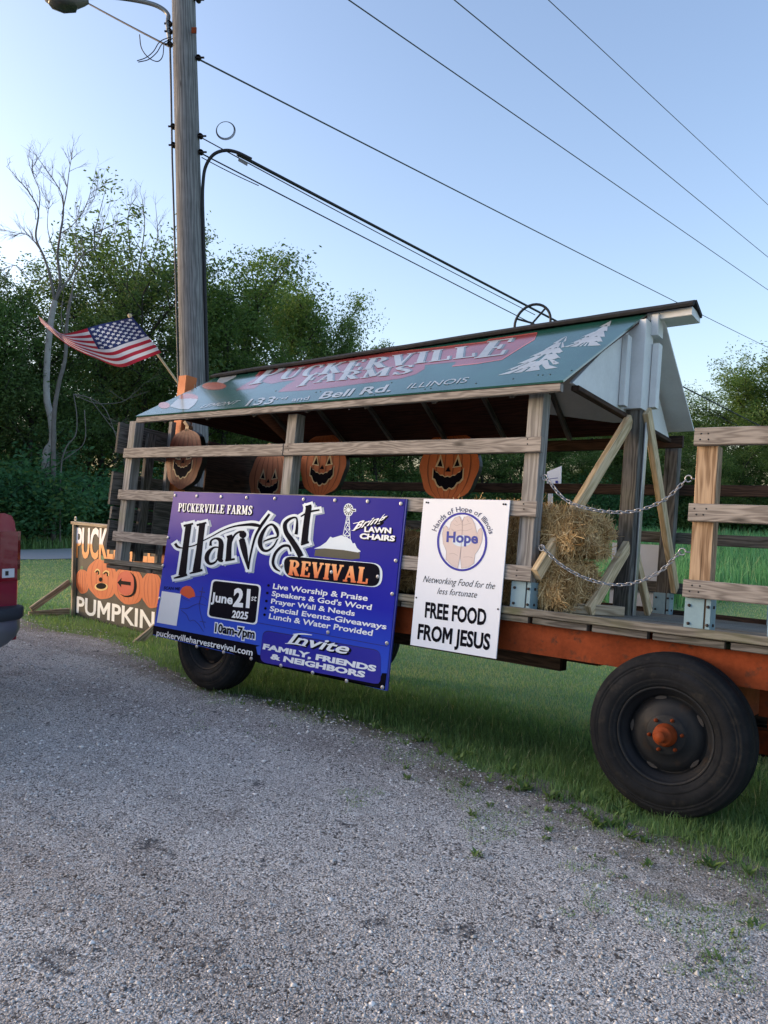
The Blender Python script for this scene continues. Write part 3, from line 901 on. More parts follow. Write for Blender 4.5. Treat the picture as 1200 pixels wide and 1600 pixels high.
# black strip along the bottom and its right corner
mb = MB()
art.poly(mb, [(238.6, 991), (601.6, 1078), (604.5, 1052)] + zl(zD, [(1050, 862), (1020, 950)]) + zl(zD, [(30, 780), (0, 643)]) + zl(zC, [(1085, 752), (30, 552)]), .0006)
mb.build('black_strip', M['pblack'], banner)
H_ = [  # hand-drawn heading: (points, widths) in the picture of the banner
 (zl(zA, [(236, 330), (205, 560), (168, 862)]), [9.5, 9.5, 12]), (zl(zA, [(183, 346), (282, 322)]), [3.4, 3]), (zl(zA, [(80, 890), (150, 872), (220, 852)]), [2, 4, 4]),
 (zl(zA, [(378, 318), (350, 560), (315, 822)]), [9.5, 9.5, 12]), (zl(zA, [(318, 338), (420, 312)]), [3.4, 3]), (zl(zA, [(245, 840), (310, 822), (380, 803)]), [2, 4, 4]),
 (zl(zA, [(94, 528), (120, 562), (170, 575), (240, 562), (300, 546), (370, 508), (480, 452), (600, 388), (720, 348), (850, 332), (920, 334), (990, 348)]), [4.5, 4, 2, 2, 2, 1.8, 1.7, 2, 2.6, 4.2, 5.4, 4]),
 (zl(zA, [(463, 552), (470, 500), (515, 476), (560, 492), (574, 540), (566, 620), (562, 690), (592, 716)]), [4.5, 3, 3, 6, 8, 8.5, 8.5, 3]),
 (zl(zA, [(570, 572), (500, 570), (440, 625), (424, 690), (455, 738), (515, 720), (560, 640)]), [2, 3, 6.5, 7, 4.5, 3, 2]),
 (zl(zA, [(668, 450), (656, 570), (650, 700)]), [8, 8, 9]), (zl(zA, [(616, 706), (716, 690)]), [3.5, 3.2]), (zl(zA, [(632, 462), (690, 442)]), [3.5, 3]),
 (zl(zA, [(680, 510), (715, 440), (765, 408), (815, 412)]), [3, 3, 3.4, 5]),
 (zl(zA, [(788, 484), (815, 600), (858, 800)]), [9.5, 9.5, 2]), (zl(zA, [(770, 486), (812, 480)]), [3, 2.5]),
 (zl(zA, [(858, 800), (878, 660), (925, 470), (980, 360), (1020, 300), (1078, 220)]), [2.5, 3, 3.6, 4.5, 4.5, 3.4]),
 (zl(zA, [(1018, 505), (1090, 478), (1160, 455), (1152, 385), (1108, 332), (1052, 350), (1000, 430), (978, 520), (1005, 592), (1060, 602), (1120, 555), (1162, 482)]), [2, 3, 3, 5.5, 3.5, 3.6, 6, 7, 5, 3.6, 2.6, 1.8]),
 (zl(zB, [(235, 355), (243, 290), (238, 215), (185, 222), (142, 265), (150, 335), (200, 410), (250, 490), (278, 545)]), [5, 4, 2.4, 4, 6, 7, 8.5, 9, 9]),
 (zl(zB, [(192, 502), (175, 455), (120, 456), (62, 510), (38, 590), (58, 642), (98, 670)]), [2, 4, 4.2, 4.4, 4.4, 4, 2]),
 (zl(zB, [(345, 112), (322, 270), (305, 432)]), [9, 9.5, 10.5]), (zl(zB, [(275, 203), (345, 164), (435, 146)]), [2, 3, 2.6]), (zl(zB, [(276, 442), (345, 420)]), [3.4, 3.2]), (zl(zB, [(315, 122), (365, 106)]), [3, 3]),
]
m1, m2, m3 = MB(), MB(), MB()
for pts, w in H_:
    art.ribbon(m1, pts, w, .0012, add=7.6, shift=(3.6, 1.6))
for pts, w in H_:
    art.ribbon(m2, pts, w, .0024, add=7.6)
for pts, w in H_:
    art.ribbon(m3, pts, w, .0036)
art.disc(m1, zA(800, 436), 9.6, 9.2, .0012); art.disc(m2, zA(800, 436), 9.4, 9.0, .0024); art.disc(m3, zA(800, 436), 5.6, 5.6, .0036)
# rounded name plate
pill = zl(zB, [(105, 530), (975, 605), (965, 812), (120, 718)])
art.rrect(m2, pill, 17, .0030); art.rrect(m3, pill, 15, .0042, inset=3)
m1.build('heading_shadow', M['pshade'], banner); m2.build('heading_outline', M['plight'], banner); m3.build('heading', M['pblack'], banner)
mb = MB(); art.text(mb, 'REVIVAL', zB(168, 698), zB(842, 776), zB(184, 574), .0052, .04, serif=True); mb.build('orange_lettering', M['revival'], banner)
# small heading
mb = MB(); art.text(mb, 'PUCKERVILLE FARMS', zA(122, 192), zA(890, 229), zA(131, 108), .0010, .10, (1.4, 1.2), True); mb.build('lettering_shadow', M['pblack'], banner)
mb = MB(); art.text(mb, 'PUCKERVILLE FARMS', zA(122, 192), zA(890, 229), zA(131, 108), .0022, .02, (0, 0), True)
# white lettering
ms = MB()
def wt(st, z, b0, b1, t0, bold=.02, sh=None, lift=.0024):
    if sh: art.text(ms, st, z(*b0), z(*b1), z(*t0), .0010, bold + .03, sh)
    art.text(mb, st, z(*b0), z(*b1), z(*t0), lift, bold)
wt('Bring', zB, (722, 315), (972, 245), (775, 245), .02, (1.4, 1.6))
art.ribbon(mb, zl(zB, [(708, 320), (735, 316), (770, 258), (720, 262)]), [.8, 1.2, 1.4, .8], .0024)
art.ribbon(mb, zl(zB, [(940, 250), (970, 205), (992, 180)]), [1, 1.2, .5], .0024)
wt('LAWN', zB, (818, 332), (1040, 344), (821, 291), .05, (1.6, 1.6)); wt('CHAIRS', zB, (778, 388), (1069, 411), (784, 347), .05, (1.6, 1.6))
for st, b0, b1, t0 in (('Live Worship & Praise', (143, 158), (928, 260), (150, 117)), ("Speakers & God's Word", (133, 218), (960, 336), (140, 179)), ('Prayer Wall & Needs', (127, 280), (821, 386), (133, 242)),
                       ('Special Events-Giveaways', (117, 343), (1084, 497), (124, 304)), ('Lunch & Water Provided', (109, 407), (968, 551), (117, 366))):
    wt(st, zD, b0, b1, t0, .022)
wt('puckervilleharvestrevival.com', zC, (62, 648), (1006, 850), (70, 592), .015)
# date box
db = zl(zC, [(606, 93), (1096, 150), (1052, 548), (556, 468)])
art.rrect(mb, db, 7, .0010)
mk = MB(); art.rrect(mk, db, 6, .0018, inset=2.6)
wt('June', zC, (603, 312), (808, 341), (613, 226), .03, None, .0034); wt('21', zC, (826, 356), (972, 369), (838, 193), .045, None, .0034)
wt('st', zC, (995, 305), (1046, 312), (1008, 246), .0, None, .0034); wt('2025', zC, (807, 470), (958, 490), (818, 404), .035, None, .0034)
mk.build('date_box', M['pblack'], banner)
art.text(mb, '10am-7pm', zC(640, 613), zC(1026, 680), zC(647, 533), .0010, .13)
# blank square where the code stands
art.poly(mb, zl(zC, [(115, 211), (305, 240), (259, 556), (64, 522)]), .0016)
mk = MB(); art.text(mk, '10am-7pm', zC(640, 613), zC(1026, 680), zC(647, 533), .0026, .03)
art.text(mk, 'SCAN ME', zC(132, 194), zC(290, 206), zC(138, 166), .0014, .02)
for p in ((105, 132), (95, 195), (88, 262), (80, 323), (72, 376)): art.disc(mk, zD(*p), 2.1, 2.1, .0012)
mk.build('black_lettering', M['pblack'], banner)
# invitation plate
ip = zl(zD, [(62, 508), (1040, 680), (1040, 960), (32, 768)])
mk = MB(); art.rrect(mk, [(p[0] - .4, p[1] - 1.4) for p in ip], 11, .0010); mk.build('plate_edge', M['pline'], banner)
mk = MB(); art.rrect(mk, ip, 11, .0016); mk.build('invitation_plate', M['pdeep'], banner)
iv = ((272, 610), (748, 702), (330, 536))
art.text(ms, 'Invite', zD(*iv[0]), zD(*iv[1]), zD(*iv[2]), .0022, .05, (2, 1.8)); art.text(mb, 'Invite', zD(*iv[0]), zD(*iv[1]), zD(*iv[2]), .0034, .02)
art.ribbon(mb, zl(zD, [(245, 615), (330, 618), (420, 640)]), [.8, 2.2, .8], .0034); art.ribbon(mb, zl(zD, [(310, 538), (390, 536), (470, 545)]), [.8, 2.2, .8], .0034)
wt('FAMILY, FRIENDS', zD, (63, 660), (992, 848), (71, 620), .05, None, .0030); wt('& NEIGHBORS', zD, (126, 742), (900, 897), (134, 702), .05, None, .0030)
ms.build('lettering_shadow', M['pblack'], banner)
mb.build('white_lettering', M['pwhite'], banner)
# sunrise, crosses and hills
mb = MB(); art.poly(mb, zl(zC, [(292, 236), (298, 205), (320, 175), (355, 160), (395, 165), (425, 195), (440, 235), (442, 266), (415, 272), (380, 286), (345, 268), (312, 250)]), .0010); mb.build('printed_sun', M['pred'], banner)
mb = MB()
for pts, w in (([(518, 172), (500, 262), (480, 350)], 1.0), ([(484, 216), (540, 224)], 1.3), ([(480, 345), (500, 450), (540, 580)], .7), ([(300, 262), (340, 290), (395, 313)], .6), ([(300, 385), (370, 381), (420, 355), (480, 336), (550, 356)], .8),
               ([(305, 400), (360, 450), (385, 505), (430, 500), (480, 545), (525, 612)], .8), ([(440, 268), (520, 268), (562, 302)], .7), ([(488, 510), (550, 520)], .9)):
    art.ribbon(mb, zl(zC, pts), w, .0012)
art.ribbon(mb, zl(zD, [(0, 440), (1095, 640)]), .9, .0008, False)
mb.build('printed_landscape', M['pline'], banner)
# wind pump and tent
mb, mk = MB(), MB()
art.disc(mb, zB(680, 146), 7.6, 10.2, .0010); art.rrect(mb, zl(zB, [(700, 137), (745, 137), (744, 162), (700, 160)]), 1, .0012)
art.poly(mb, zl(zB, [(385, 476), (440, 455), (490, 420), (526, 373), (545, 384), (620, 362), (700, 398), (716, 432), (733, 428), (752, 470), (785, 500), (760, 508), (640, 488), (480, 474)]), .0012)
for a in range(12):
    t = a * math.pi / 6
    art.ribbon(mk, [zB(680 + 14 * math.cos(t), 146 + 17 * math.sin(t)), zB(680 + 36 * math.cos(t), 146 + 46 * math.sin(t))], [.6, 2.2], .0016, False)
art.ribbon(mk, zl(zB, [(714, 150), (738, 151)]), 2, .0018, False)
for a, b in (((668, 195), (632, 375)), ((686, 195), (696, 412)), ((670, 205), (690, 250)), ((686, 205), (660, 255)), ((660, 255), (694, 305)), ((690, 250), (652, 310)), ((652, 310), (696, 362)), ((694, 305), (642, 362)), ((642, 362), (698, 405)), ((696, 355), (645, 400)), ((660, 255), (690, 252)), ((650, 310), (694, 308)), ((640, 362), (696, 364))):
    art.ribbon(mb, zl(zB, (a, b)), 1.0, .0014, False)
art.poly(mk, zl(zB, [(397, 485), (480, 474), (640, 488), (776, 508), (776, 560), (700, 570), (520, 552), (388, 538)]), .0008)
mk.build('printed_tent_side', M['tentdark'], banner); mb.build('printed_tent_and_wind_pump', M['tent'], banner)
mb = MB()
for p in [(x, 774 + (x - 272) * .031) for x in (274, 308, 346, 386, 430, 475, 524, 575)] + [(627, 787), (619, 876), (613.5, 928), (605, 1005), (598, 1074), (542, 1064), (489, 1051), (439.5, 1040), (393, 1029), (350, 1019), (308, 1010)] + [(263, 840), (255, 884), (250, 935), (513, 988), (441, 884), (518.5, 894), (591, 901)]:
    c = onY(p, YB)
    mb.lathe([(.013, 0), (.013, .0062), (.006, .0066)], c, (0, -1, 0), 14); mb.lathe([(.005, .0045), (.003, .009), (0, .0095)], c, (0, -1, 0), 8)
mb.build('grommets', M['screw'], banner)

# ------------------------------------------------------------------ white sign
YW = -.012
sq = [onY(p, YW) for p in ((641, 1007.5), (775, 1029.5), (797, 781.5), (662, 779.5))]
wsign = thing('sign', 'upright white free food sign with a ring of hands, beside the blue banner', 'sign', ((sq[0].x + sq[1].x) / 2, YW, sq[0].z), WAG)
mb = MB(); mb.slab(sq, .008); mb.build('panel', M['signwhite'], wsign)
art = Art(lambda p: onY(p, YW), (0, -1, 0))
def hands_emblem(art, z, parent, ring, skin, line, word):
    mb = MB(); art.ring(mb, z(577, 573), 314 * .125, 368 * .125, 27 * .125, .0014); mb.build('ring', ring, parent)
    mb = MB()
    Lh = [(375, 790), (382, 690), (340, 590), (332, 470), (345, 395), (375, 370), (398, 395), (412, 428), (440, 330), (490, 272), (548, 252), (576, 310), (578, 420), (566, 600), (548, 770), (522, 905), (440, 862)]
    Rh = [(580, 310), (602, 268), (650, 252), (695, 275), (735, 350), (762, 470), (785, 420), (815, 398), (832, 450), (825, 560), (790, 655), (738, 730), (725, 840), (660, 890), (568, 905), (556, 770), (568, 600), (581, 420)]
    art.poly(mb, zl(z, Lh), .0008); art.poly(mb, zl(z, Rh), .0008); mb.build('printed_hands', skin, parent)
    if line:
        mb = MB()
        for pts in (Lh + Lh[:1], Rh + Rh[:1], [(440, 410), (490, 440), (560, 425), (620, 435), (700, 410)], [(470, 345), (510, 370), (555, 350), (600, 365), (650, 350), (690, 340)], [(415, 725), (470, 718), (520, 745)], [(590, 765), (660, 760), (715, 775)], [(545, 258), (575, 330), (605, 258)], [(490, 300), (520, 330)], [(640, 290), (660, 325)]):
            art.ribbon(mb, zl(z, pts), .45, .0012, len(pts) < 8)
        mb.build('hand_outlines', line, parent)
    mb = MB(); art.disc(mb, z(575, 560), 15, 9, .0009); 
    return mb
hands_emblem(art, zE, wsign, M['pdeep'], M['skin'], M['pink_line'], None).build('printed_glow', M['glow'], wsign)
mb = MB(); art.text(mb, 'Hope', zE(386, 570), zE(768, 592), zE(392, 447), .0016, .035); mb.build('emblem_word', M['pnavy'], wsign)
mb = MB()
word = 'Hands of Hope of illinois'
def adv(ch):
    if ch == ' ': return .30
    f, _ = font_text(ch, 0); xs = [p[0] for q in f for p in q]; return max(xs) - min(xs) + .10
tot = sum(adv(c) for c in word) - .1
t = 0.0
for ch in word:
    a = adv(ch)
    if ch != ' ':
        f, cap = font_text(ch, .012)
        xs = [p[0] for q in f for p in q]
        th = lambda s: math.radians(-70 + 145 * s / tot)
        E_ = lambda s, h: zE(581 + (346 + h) * math.sin(th(s)), 576 - (382 + h) * math.cos(th(s)))
        for q in f:
            art_pts = [E_(t + p[0] - min(xs), p[1] / cap * 62) for p in q]
            pts3 = [art.P(p, .0014) for p in art_pts]
            mb.face(pts3)
    t += a
mb.build('arched_lettering', M['arc_text'], wsign)
mb = MB()
art.text(mb, 'Networking Food for the', zS(243, 637), zS(689, 683), zS(258, 598), .0014, -.006); art.text(mb, 'less fortunate', zS(332, 711), zS(577, 736), zS(346, 673), .0014, -.006)
art.text(mb, 'FREE FOOD', zS(257, 855), zS(634, 906), zS(263, 766), .0014, .034); art.text(mb, 'FROM JESUS', zS(211, 990), zS(657, 1060), zS(219, 902), .0014, .034)
mb.build('lettering', M['txt'], wsign)
mb = MB()
for p in ((265, 140), (277, 142), (747, 151), (760, 152), (202, 735), (713, 807)):
    mb.lathe([(.006, 0), (.006, .0025), (0, .003)], onY(zS(*p), YW), (0, -1, 0), 8)
mb.build('screws', M['dark'], wsign)

# white sign on the far railing, seen from behind
fq = [Vector((-1.16, 2.165, -.02)), Vector((-.755, 2.165, -.02)), Vector((-.765, 2.165, .53)), Vector((-1.17, 2.165, .53))]
fsign = thing('sign', 'blank back of a white sign hung outside the far railing', 'sign', (-.95, 2.165, -.02), WAG)
mb = MB(); mb.slab(fq, .006); mb.build('panel', M['signwhite'], fsign)

# little white sign on a stake beyond the far railing
ls = thing('sign', 'small white notice on a white stake beyond the far railing', 'sign', onY((856, 830), 2.7), WAG)
a, b, c, d = (onY(p, 2.7) for p in ((854, 763), (876, 763), (877, 728), (855, 737)))
mb = MB(); mb.slab([a, b, c, d], .01); mb.build('panel', M['signwhite'], ls)
mb = MB(); mb.board(onY((857, 870), 2.73), onY((861, 745), 2.73), .045, .02, (1, 0, 0)); mb.build('stake', M['white'], ls)
mb = MB(); art = Art(lambda p: onY(p, 2.7), (0, -1, 0)); art.poly(mb, [(868, 751), (872, 751), (872, 755), (868, 755)], .002); art.poly(mb, [(857, 748), (872, 746.4), (872, 747.2), (857, 748.8)], .002); mb.build('printed_marks', M['pnavy'], ls)

# ------------------------------------------------------------------ pumpkin cut-outs
flat('facecream', (.55, .42, .26), .55)
def pumpkin_cutout(px, py, y, rx, rz, label, tone):
    c = onY((px, py), y)
    t = thing('pumpkin_cutout', label, 'pumpkin cutout', (c.x, c.y, c.z - rz), WAG, 'pumpkin cutouts hung inside the wagon')
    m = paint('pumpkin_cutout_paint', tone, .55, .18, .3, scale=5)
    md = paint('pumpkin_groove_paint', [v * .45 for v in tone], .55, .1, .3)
    pts = []
    for k in range(48):
        a = 2 * math.pi * k / 48
        bump = 1 + .025 * math.cos(8 * a) - .06 * math.exp(-((a - math.pi / 2) / .3) ** 2)
        pts.append(c + Vector((math.cos(a) * rx * bump, 0, math.sin(a) * rz * bump)))
    mb = MB(); mb.prism(pts, (0, -1, 0), .0); mb.build('painted_face', m, t)
    mb = MB(); mb.prism([p + Vector((0, .002, 0)) for p in pts], (0, -1, 0), .055); mb.build('board', M['black'], t)
    mb = MB()
    for s in (-.72, -.42, -.13, .16, .45, .74):
        P = []
        for k in range(9):
            v = -1 + 2 * k / 8
            P.append(c + Vector((rx * s * math.sqrt(max(.05, 1 - (v * .93) ** 2)), -.002, rz * .93 * v)))
        for i in range(8):
            w = .006 * math.sin(math.pi * (i + .7) / 8.4) + .001; w2 = .006 * math.sin(math.pi * (i + 1.7) / 9.4) + .001
            mb.face([P[i] - Vector((w, 0, 0)), P[i] + Vector((w, 0, 0)), P[i + 1] + Vector((w2, 0, 0)), P[i + 1] - Vector((w2, 0, 0))])
    mb.build('painted_grooves', md, t)
    mk, mc_ = MB(), MB()
    def fp(x, z, l): return c + Vector((x * rx, -l, z * rz))
    for sgn in (-1, 1):
        mc_.prism([fp(sgn * x, z, .0035) for x, z in ((.14, -.06), (.46, -.02), (.30, .34))], (0, -1, 0), 0)
        mk.prism([fp(sgn * x, z, .0050) for x, z in ((.20, -.02), (.38, .0), (.29, .2))], (0, -1, 0), 0)
    mk.prism([fp(x, z, .0050) for x, z in ((-.09, -.16), (.09, -.16), (0, -.02))], (0, -1, 0), 0)
    up_, lo_ = [], []
    for q in range(13):
        x = -.5 + q / 12; up_.append((x, -.30 + .9 * x * x - .03 * (q % 2))); lo_.append((x, -.66 + 1.45 * x * x * .9 + .06 * (q % 3 == 1)))
    mc_.prism([fp(x * 1.08, z + .03, .0035) for x, z in up_] + [fp(x * 1.08, z - .04, .0035) for x, z in reversed(lo_)], (0, -1, 0), 0)
    mk.prism([fp(x, z, .0050) for x, z in up_] + [fp(x, z, .0050) for x, z in reversed(lo_)], (0, -1, 0), 0)
    mc_.build('painted_highlights', M['facecream'], t); mk.build('painted_face_marks', M['pblack'], t)
    mb = MB(); s0 = c + Vector((0, 0, rz * .9))
    mb.prism([s0 + Vector(v) for v in ((-.03, 0, 0), (.03, 0, 0), (.02, 0, .05), (-.04, 0, .10), (-.07, 0, .085), (-.025, 0, .05))], (0, -1, 0), .05); mb.build('stem', M['signwood'], t)
    mb = MB(); mb.tube([c + Vector((.01, .03, rz * .9)), c + Vector((.01, .03, rz + .42))], .004, 6); mb.build('hanging_wire', M['wire'], t)
TO = (.44, .105, .028)
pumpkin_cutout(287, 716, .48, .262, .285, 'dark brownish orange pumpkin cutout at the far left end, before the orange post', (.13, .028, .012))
pumpkin_cutout(420, 747, 1.5, .29, .30, 'faded salmon pumpkin cutout half behind the middle post', (.46, .17, .085))
pumpkin_cutout(504, 725, 1.6, .30, .32, 'orange pumpkin cutout just right of the middle post, above the blue banner', TO)
pumpkin_cutout(701, 728, 1.75, .31, .325, 'bright orange pumpkin cutout above the white sign', (.50, .12, .03))

# ------------------------------------------------------------------ hay
def hay_mat(name, a, b, c):
    m, nt, p = new_mat(name); n = N(nt)
    uv = n('UVMap').outputs[0]
    f = n.noise(n('Mapping', {'Vector': uv, 'Scale': (14, 130, 1)}).outputs[0], 1, 4, .65)
    g = n.noise(n('TexCoord').outputs['Object'], 16, 4, .6)
    col = n.mix(n.ramp(g, [(.35, 0), (.65, 1)]), n.ramp(f, [(.3, a), (.52, b), (.7, c)]), n.ramp(f, [(.3, [v * .5 for v in a]), (.7, b)]))
    n.link(col, p.inputs['Base Color']); p.inputs['Roughness'].default_value = .8; p.inputs['Specular IOR Level'].default_value = .2
    bm = n('Bump', {'Height': f, 'Strength': .9, 'Distance': .012}); n.link(bm.outputs[0], p.inputs['Normal'])
    return m
M['hay'] = hay_mat('packed_hay', (.17, .095, .035), (.46, .285, .115), (.62, .43, .20))
def straw_mat():
    m, nt, p = new_mat('loose_straw'); n = N(nt)
    u = n('SeparateXYZ', {0: n('UVMap').outputs[0]}).outputs[0]
    n.link(n.ramp(u, [(0, (.26, .145, .05)), (.45, (.54, .35, .145)), (.8, (.70, .50, .24)), (1, (.80, .62, .35))]), p.inputs['Base Color'])
    p.inputs['Roughness'].default_value = .6; p.inputs['Specular IOR Level'].default_value = .3
    return m
M['straw'] = straw_mat()
def hay_bale(lo, hi, label, nst, seed, tilt=0.0):
    lo, hi = Vector(lo), Vector(hi); r_ = random.Random(seed)
    c, h = (lo + hi) / 2, (hi - lo) / 2
    t = thing('hay_bale', label, 'hay bale', (c.x, c.y, lo.z), WAG, 'hay bales on the wagon')
    mb = MB()
    def surf(v):                                        # rounded box with lumps
        e = 6.0
        l = (abs(v.x) ** e + abs(v.y) ** e + abs(v.z) ** e) ** (1 / e)
        q = v / l
        s = 1 + .09 * mnoise.noise(Vector((q.x * 3 + seed, q.y * 2, q.z * 2))) + .045 * mnoise.noise(Vector((q.x * 9, q.y * 7 + seed, q.z * 7)))
        return c + Vector((q.x * h.x, q.y * h.y, q.z * h.z)) * s
    for ax in range(3):
        for sg in (-1, 1):
            rows = []
            for i in range(15):
                row = []
                for j in range(15):
                    v = [0, 0, 0]; v[ax] = sg; v[(ax + 1) % 3] = -1 + i / 7; v[(ax + 2) % 3] = -1 + j / 7
                    row.append(surf(Vector(v)))
                rows.append(row)
            k = [h.x, h.y, h.z]
            mb.grid(rows, False, True, lambda a, b, k=k, ax=ax: (b / 14 * k[(ax + 2) % 3] * 2 + ax, a / 14 * k[(ax + 1) % 3] * 2), flip=sg < 0)
    mb.build('packed_hay', M['hay'], t)
    mb = MB()
    for _ in range(nst):
        f = r_.random()
        ax, sg = (1, -1) if f < .55 else ((0, 1) if f < .8 else (2, 1))
        v = [0, 0, 0]; v[ax] = sg; v[(ax + 1) % 3] = r_.uniform(-1, 1); v[(ax + 2) % 3] = r_.uniform(-1, 1)
        p = surf(Vector(v)); nn = Vector([sg if k == ax else 0 for k in range(3)])
        d = Vector([r_.gauss(0, 1) for _ in range(3)]); d = d - nn * d.dot(nn) * .72
        if ax == 1: d = Vector((d.x * .6, d.y, d.z * 1.3))
        d.normalize()
        L = r_.uniform(.03, .13) * (1.7 if r_.random() < .10 else 1)
        w = d.cross(nn + Vector((r_.uniform(-.5, .5), r_.uniform(-.5, .5), r_.uniform(-.5, .5)))).normalized() * r_.uniform(.0011, .0026)
        o = nn * r_.uniform(.0, .012)
        a, m_, e = p + o - d * L / 2, p + o + nn * r_.uniform(.003, .012), p + o + d * L / 2 + nn * r_.uniform(-.004, .032)
        u = r_.random()
        mb.face([a - w, a + w, m_ + w, m_ - w], [(u, 0)] * 4); mb.face([m_ - w, m_ + w, e + w * .7, e - w * .7], [(u, 0)] * 4)
    mb.build('straw', M['straw'], t)
    mb = MB()
    for k in (-.33, .33):
        x = c.x + h.x * k
        P = [surf(Vector((k, math.cos(a) * 1.0 / max(abs(math.cos(a)), abs(math.sin(a))), math.sin(a) / max(abs(math.cos(a)), abs(math.sin(a)))))) for a in np.linspace(0, 2 * math.pi, 33)]
        mb.tube(P, .0022, 5, False)
    mb.build('twine', M['signwood'], t)
hay_bale((-1.62, .15, .005), (-.64, .66, .335), 'hay bale on the deck behind the right post, under another bale', 5200, 3)
hay_bale((-1.58, .17, .33), (-.60, .70, .615), 'topmost hay bale, stacked behind the right post', 5200, 5)
hay_bale((-2.70, .17, .005), (-1.66, .66, .42), 'hay bale seen in the gap between the blue banner and the white sign', 2600, 8)
mb = MB()
wood_part('floor_block', (-.72, .24, .03), (-.50, .62, .03), .06, .09, M['signwood'], wagon)

# ------------------------------------------------------------------ chains across the opening
def chain(pts, y, label):
    P = [onY(p, y) for p in pts]
    Q = [Vector(q) for q in catmull(P, 24)]
    t = thing('chain', label, 'chain', P[len(P) // 2], WAG, 'chains across the wagon opening')
    mb = MB()
    L = [0]
    for a, b in zip(Q, Q[1:]): L.append(L[-1] + (b - a).length)
    step = .0255; n_ = int(L[-1] / step)
    def at(s):
        for i in range(len(L) - 1):
            if L[i + 1] >= s: return Q[i].lerp(Q[i + 1], (s - L[i]) / max(1e-6, L[i + 1] - L[i]))
        return Q[-1]
    for k in range(n_ + 1):
        s = k * step; p = at(s); d = (at(min(L[-1], s + .01)) - at(max(0, s - .01))).normalized()
        a = d.cross(Vector((0, 1, 0))).normalized(); b = d.cross(a)
        ang = .6 + (math.pi / 2 if k % 2 else 0) + random.uniform(-.25, .25)
        sd = a * math.cos(ang) + b * math.sin(ang)
        ring = []
        for j in range(14):
            th = 2 * math.pi * j / 14
            x = .0085 * math.cos(th); z = .0085 * math.sin(th)
            z += .0085 * (1 if z > 0 else -1)
            ring.append(p + sd * x + d * z)
        ring.append(ring[0])
        mb.tube(ring, .0031, 6, False)
    mb.build('links', M['galv'], t)
    mb = MB()
    for e, s in ((P[0], -1), (P[-1], 1)):
        ring = [e + Vector((s * .006 + .017 * math.cos(a), .0, .017 * math.sin(a))) for a in np.linspace(0, 5.6, 15)]
        mb.tube(ring, .004, 7); mb.tube([e + Vector((s * .02, .0, 0)), e + Vector((s * .055, .01, 0))], .004, 6)
    mb.build('screw_eyes', M['galv'], t)
chain([(853, 746), (884, 781), (930, 797), (985, 799.5), (1035, 783), (1074, 748)], .075, 'upper galvanised chain, between the two posts of the opening')
chain([(848, 856), (880, 885), (925, 907), (975, 913.5), (1025, 897), (1064, 862)], .075, 'lower galvanised chain, hanging nearer the deck')

# ------------------------------------------------------------------ painted pumpkin sign on the grass
G0 = on_ground(113, 962)
sd = ray(-701, 757); sd = -Vector((sd.x, sd.y, 0)).normalized()      # along the sign to the right
sn = Vector((sd.y, -sd.x, 0))
if sn.dot(CAM - G0) < 0: sn = -sn
def onS(p):
    r = ray(*p); return CAM + r * ((G0 - CAM).dot(sn) / r.dot(sn))
UPV = Vector((0, 0, 1))
psign = thing('pumpkin_sign', 'dark hand painted sign with orange pumpkins in a wooden frame on the grass', 'sign', G0)
q = [onS(zH(*p)) for p in ((98, 1212), (1160, 1460), (1160, 172), (98, 112))]
M['signdark'] = paint('dark_board_paint', (.030, .033, .033), .6, .25, .3, scale=5)
W_ = (q[1] - q[0]).dot(sd)
zt = q[3].z; zb0 = q[0].z
W_ += .32
q = [q[0], q[0] + sd * W_ + UPV * (-.12), q[0] + sd * W_ + UPV * (zt - zb0 - .02), q[0] + UPV * (zt - zb0)]
mb = MB(); mb.slab(q, .012); mb.build('panel', M['signdark'], psign)
mb = MB()
mb.board(q[0] - sd * .028 - UPV * .03 + sn * .0, q[3] - sd * .028 + UPV * .0, .09, .045, sn)
mb.build('frame_post', M['signwood'], psign)
mb = MB(); mb.board(q[1] + sd * .028 - UPV * .03, q[2] + sd * .028, .09, .045, sn)
mb.build('frame_post', M['signwood'], psign)
mb = MB(); mb.board(q[3] - sd * .085 + UPV * .022, q[2] + sd * .085 + UPV * .022, .10, .04, sn); mb.build('top_board', M['signwood'], psign)
for e, s in ((q[0] - sd * .08, 0), (q[1] + sd * .02 + UPV * .04, 0)):
    b0 = e + UPV * .0
    mb = MB(); mb.board(b0 + sn * .05 + UPV * .055, b0 + sn * .60 + UPV * .055, .085, .038, UPV); mb.build('leg_base', M['signwood'], psign)
    mb = MB(); mb.board(b0 + sn * .05 + UPV * .46, b0 + sn * .57 + UPV * .12, .08, .038, UPV + sn)
    mb.build('leg_brace', M['signwood'], psign)
rc = onS((118, 810.5))
mb = MB(); mb.tube([rc + sd * .026 * math.cos(a) + UPV * .026 * math.sin(a) for a in np.linspace(0, 2 * math.pi, 17)], .006, 6, False); mb.build('hanging_ring', M['galv'], psign)
art = Art(onS, sn)
for nm, col in (('spump', (.50, .12, .035)), ('spumpd', (.30, .05, .015)), ('sred', (.42, .05, .028)), ('sgreen', (.03, .11, .055)), ('scream', (.62, .42, .16))):
    flat(nm, col, .55)
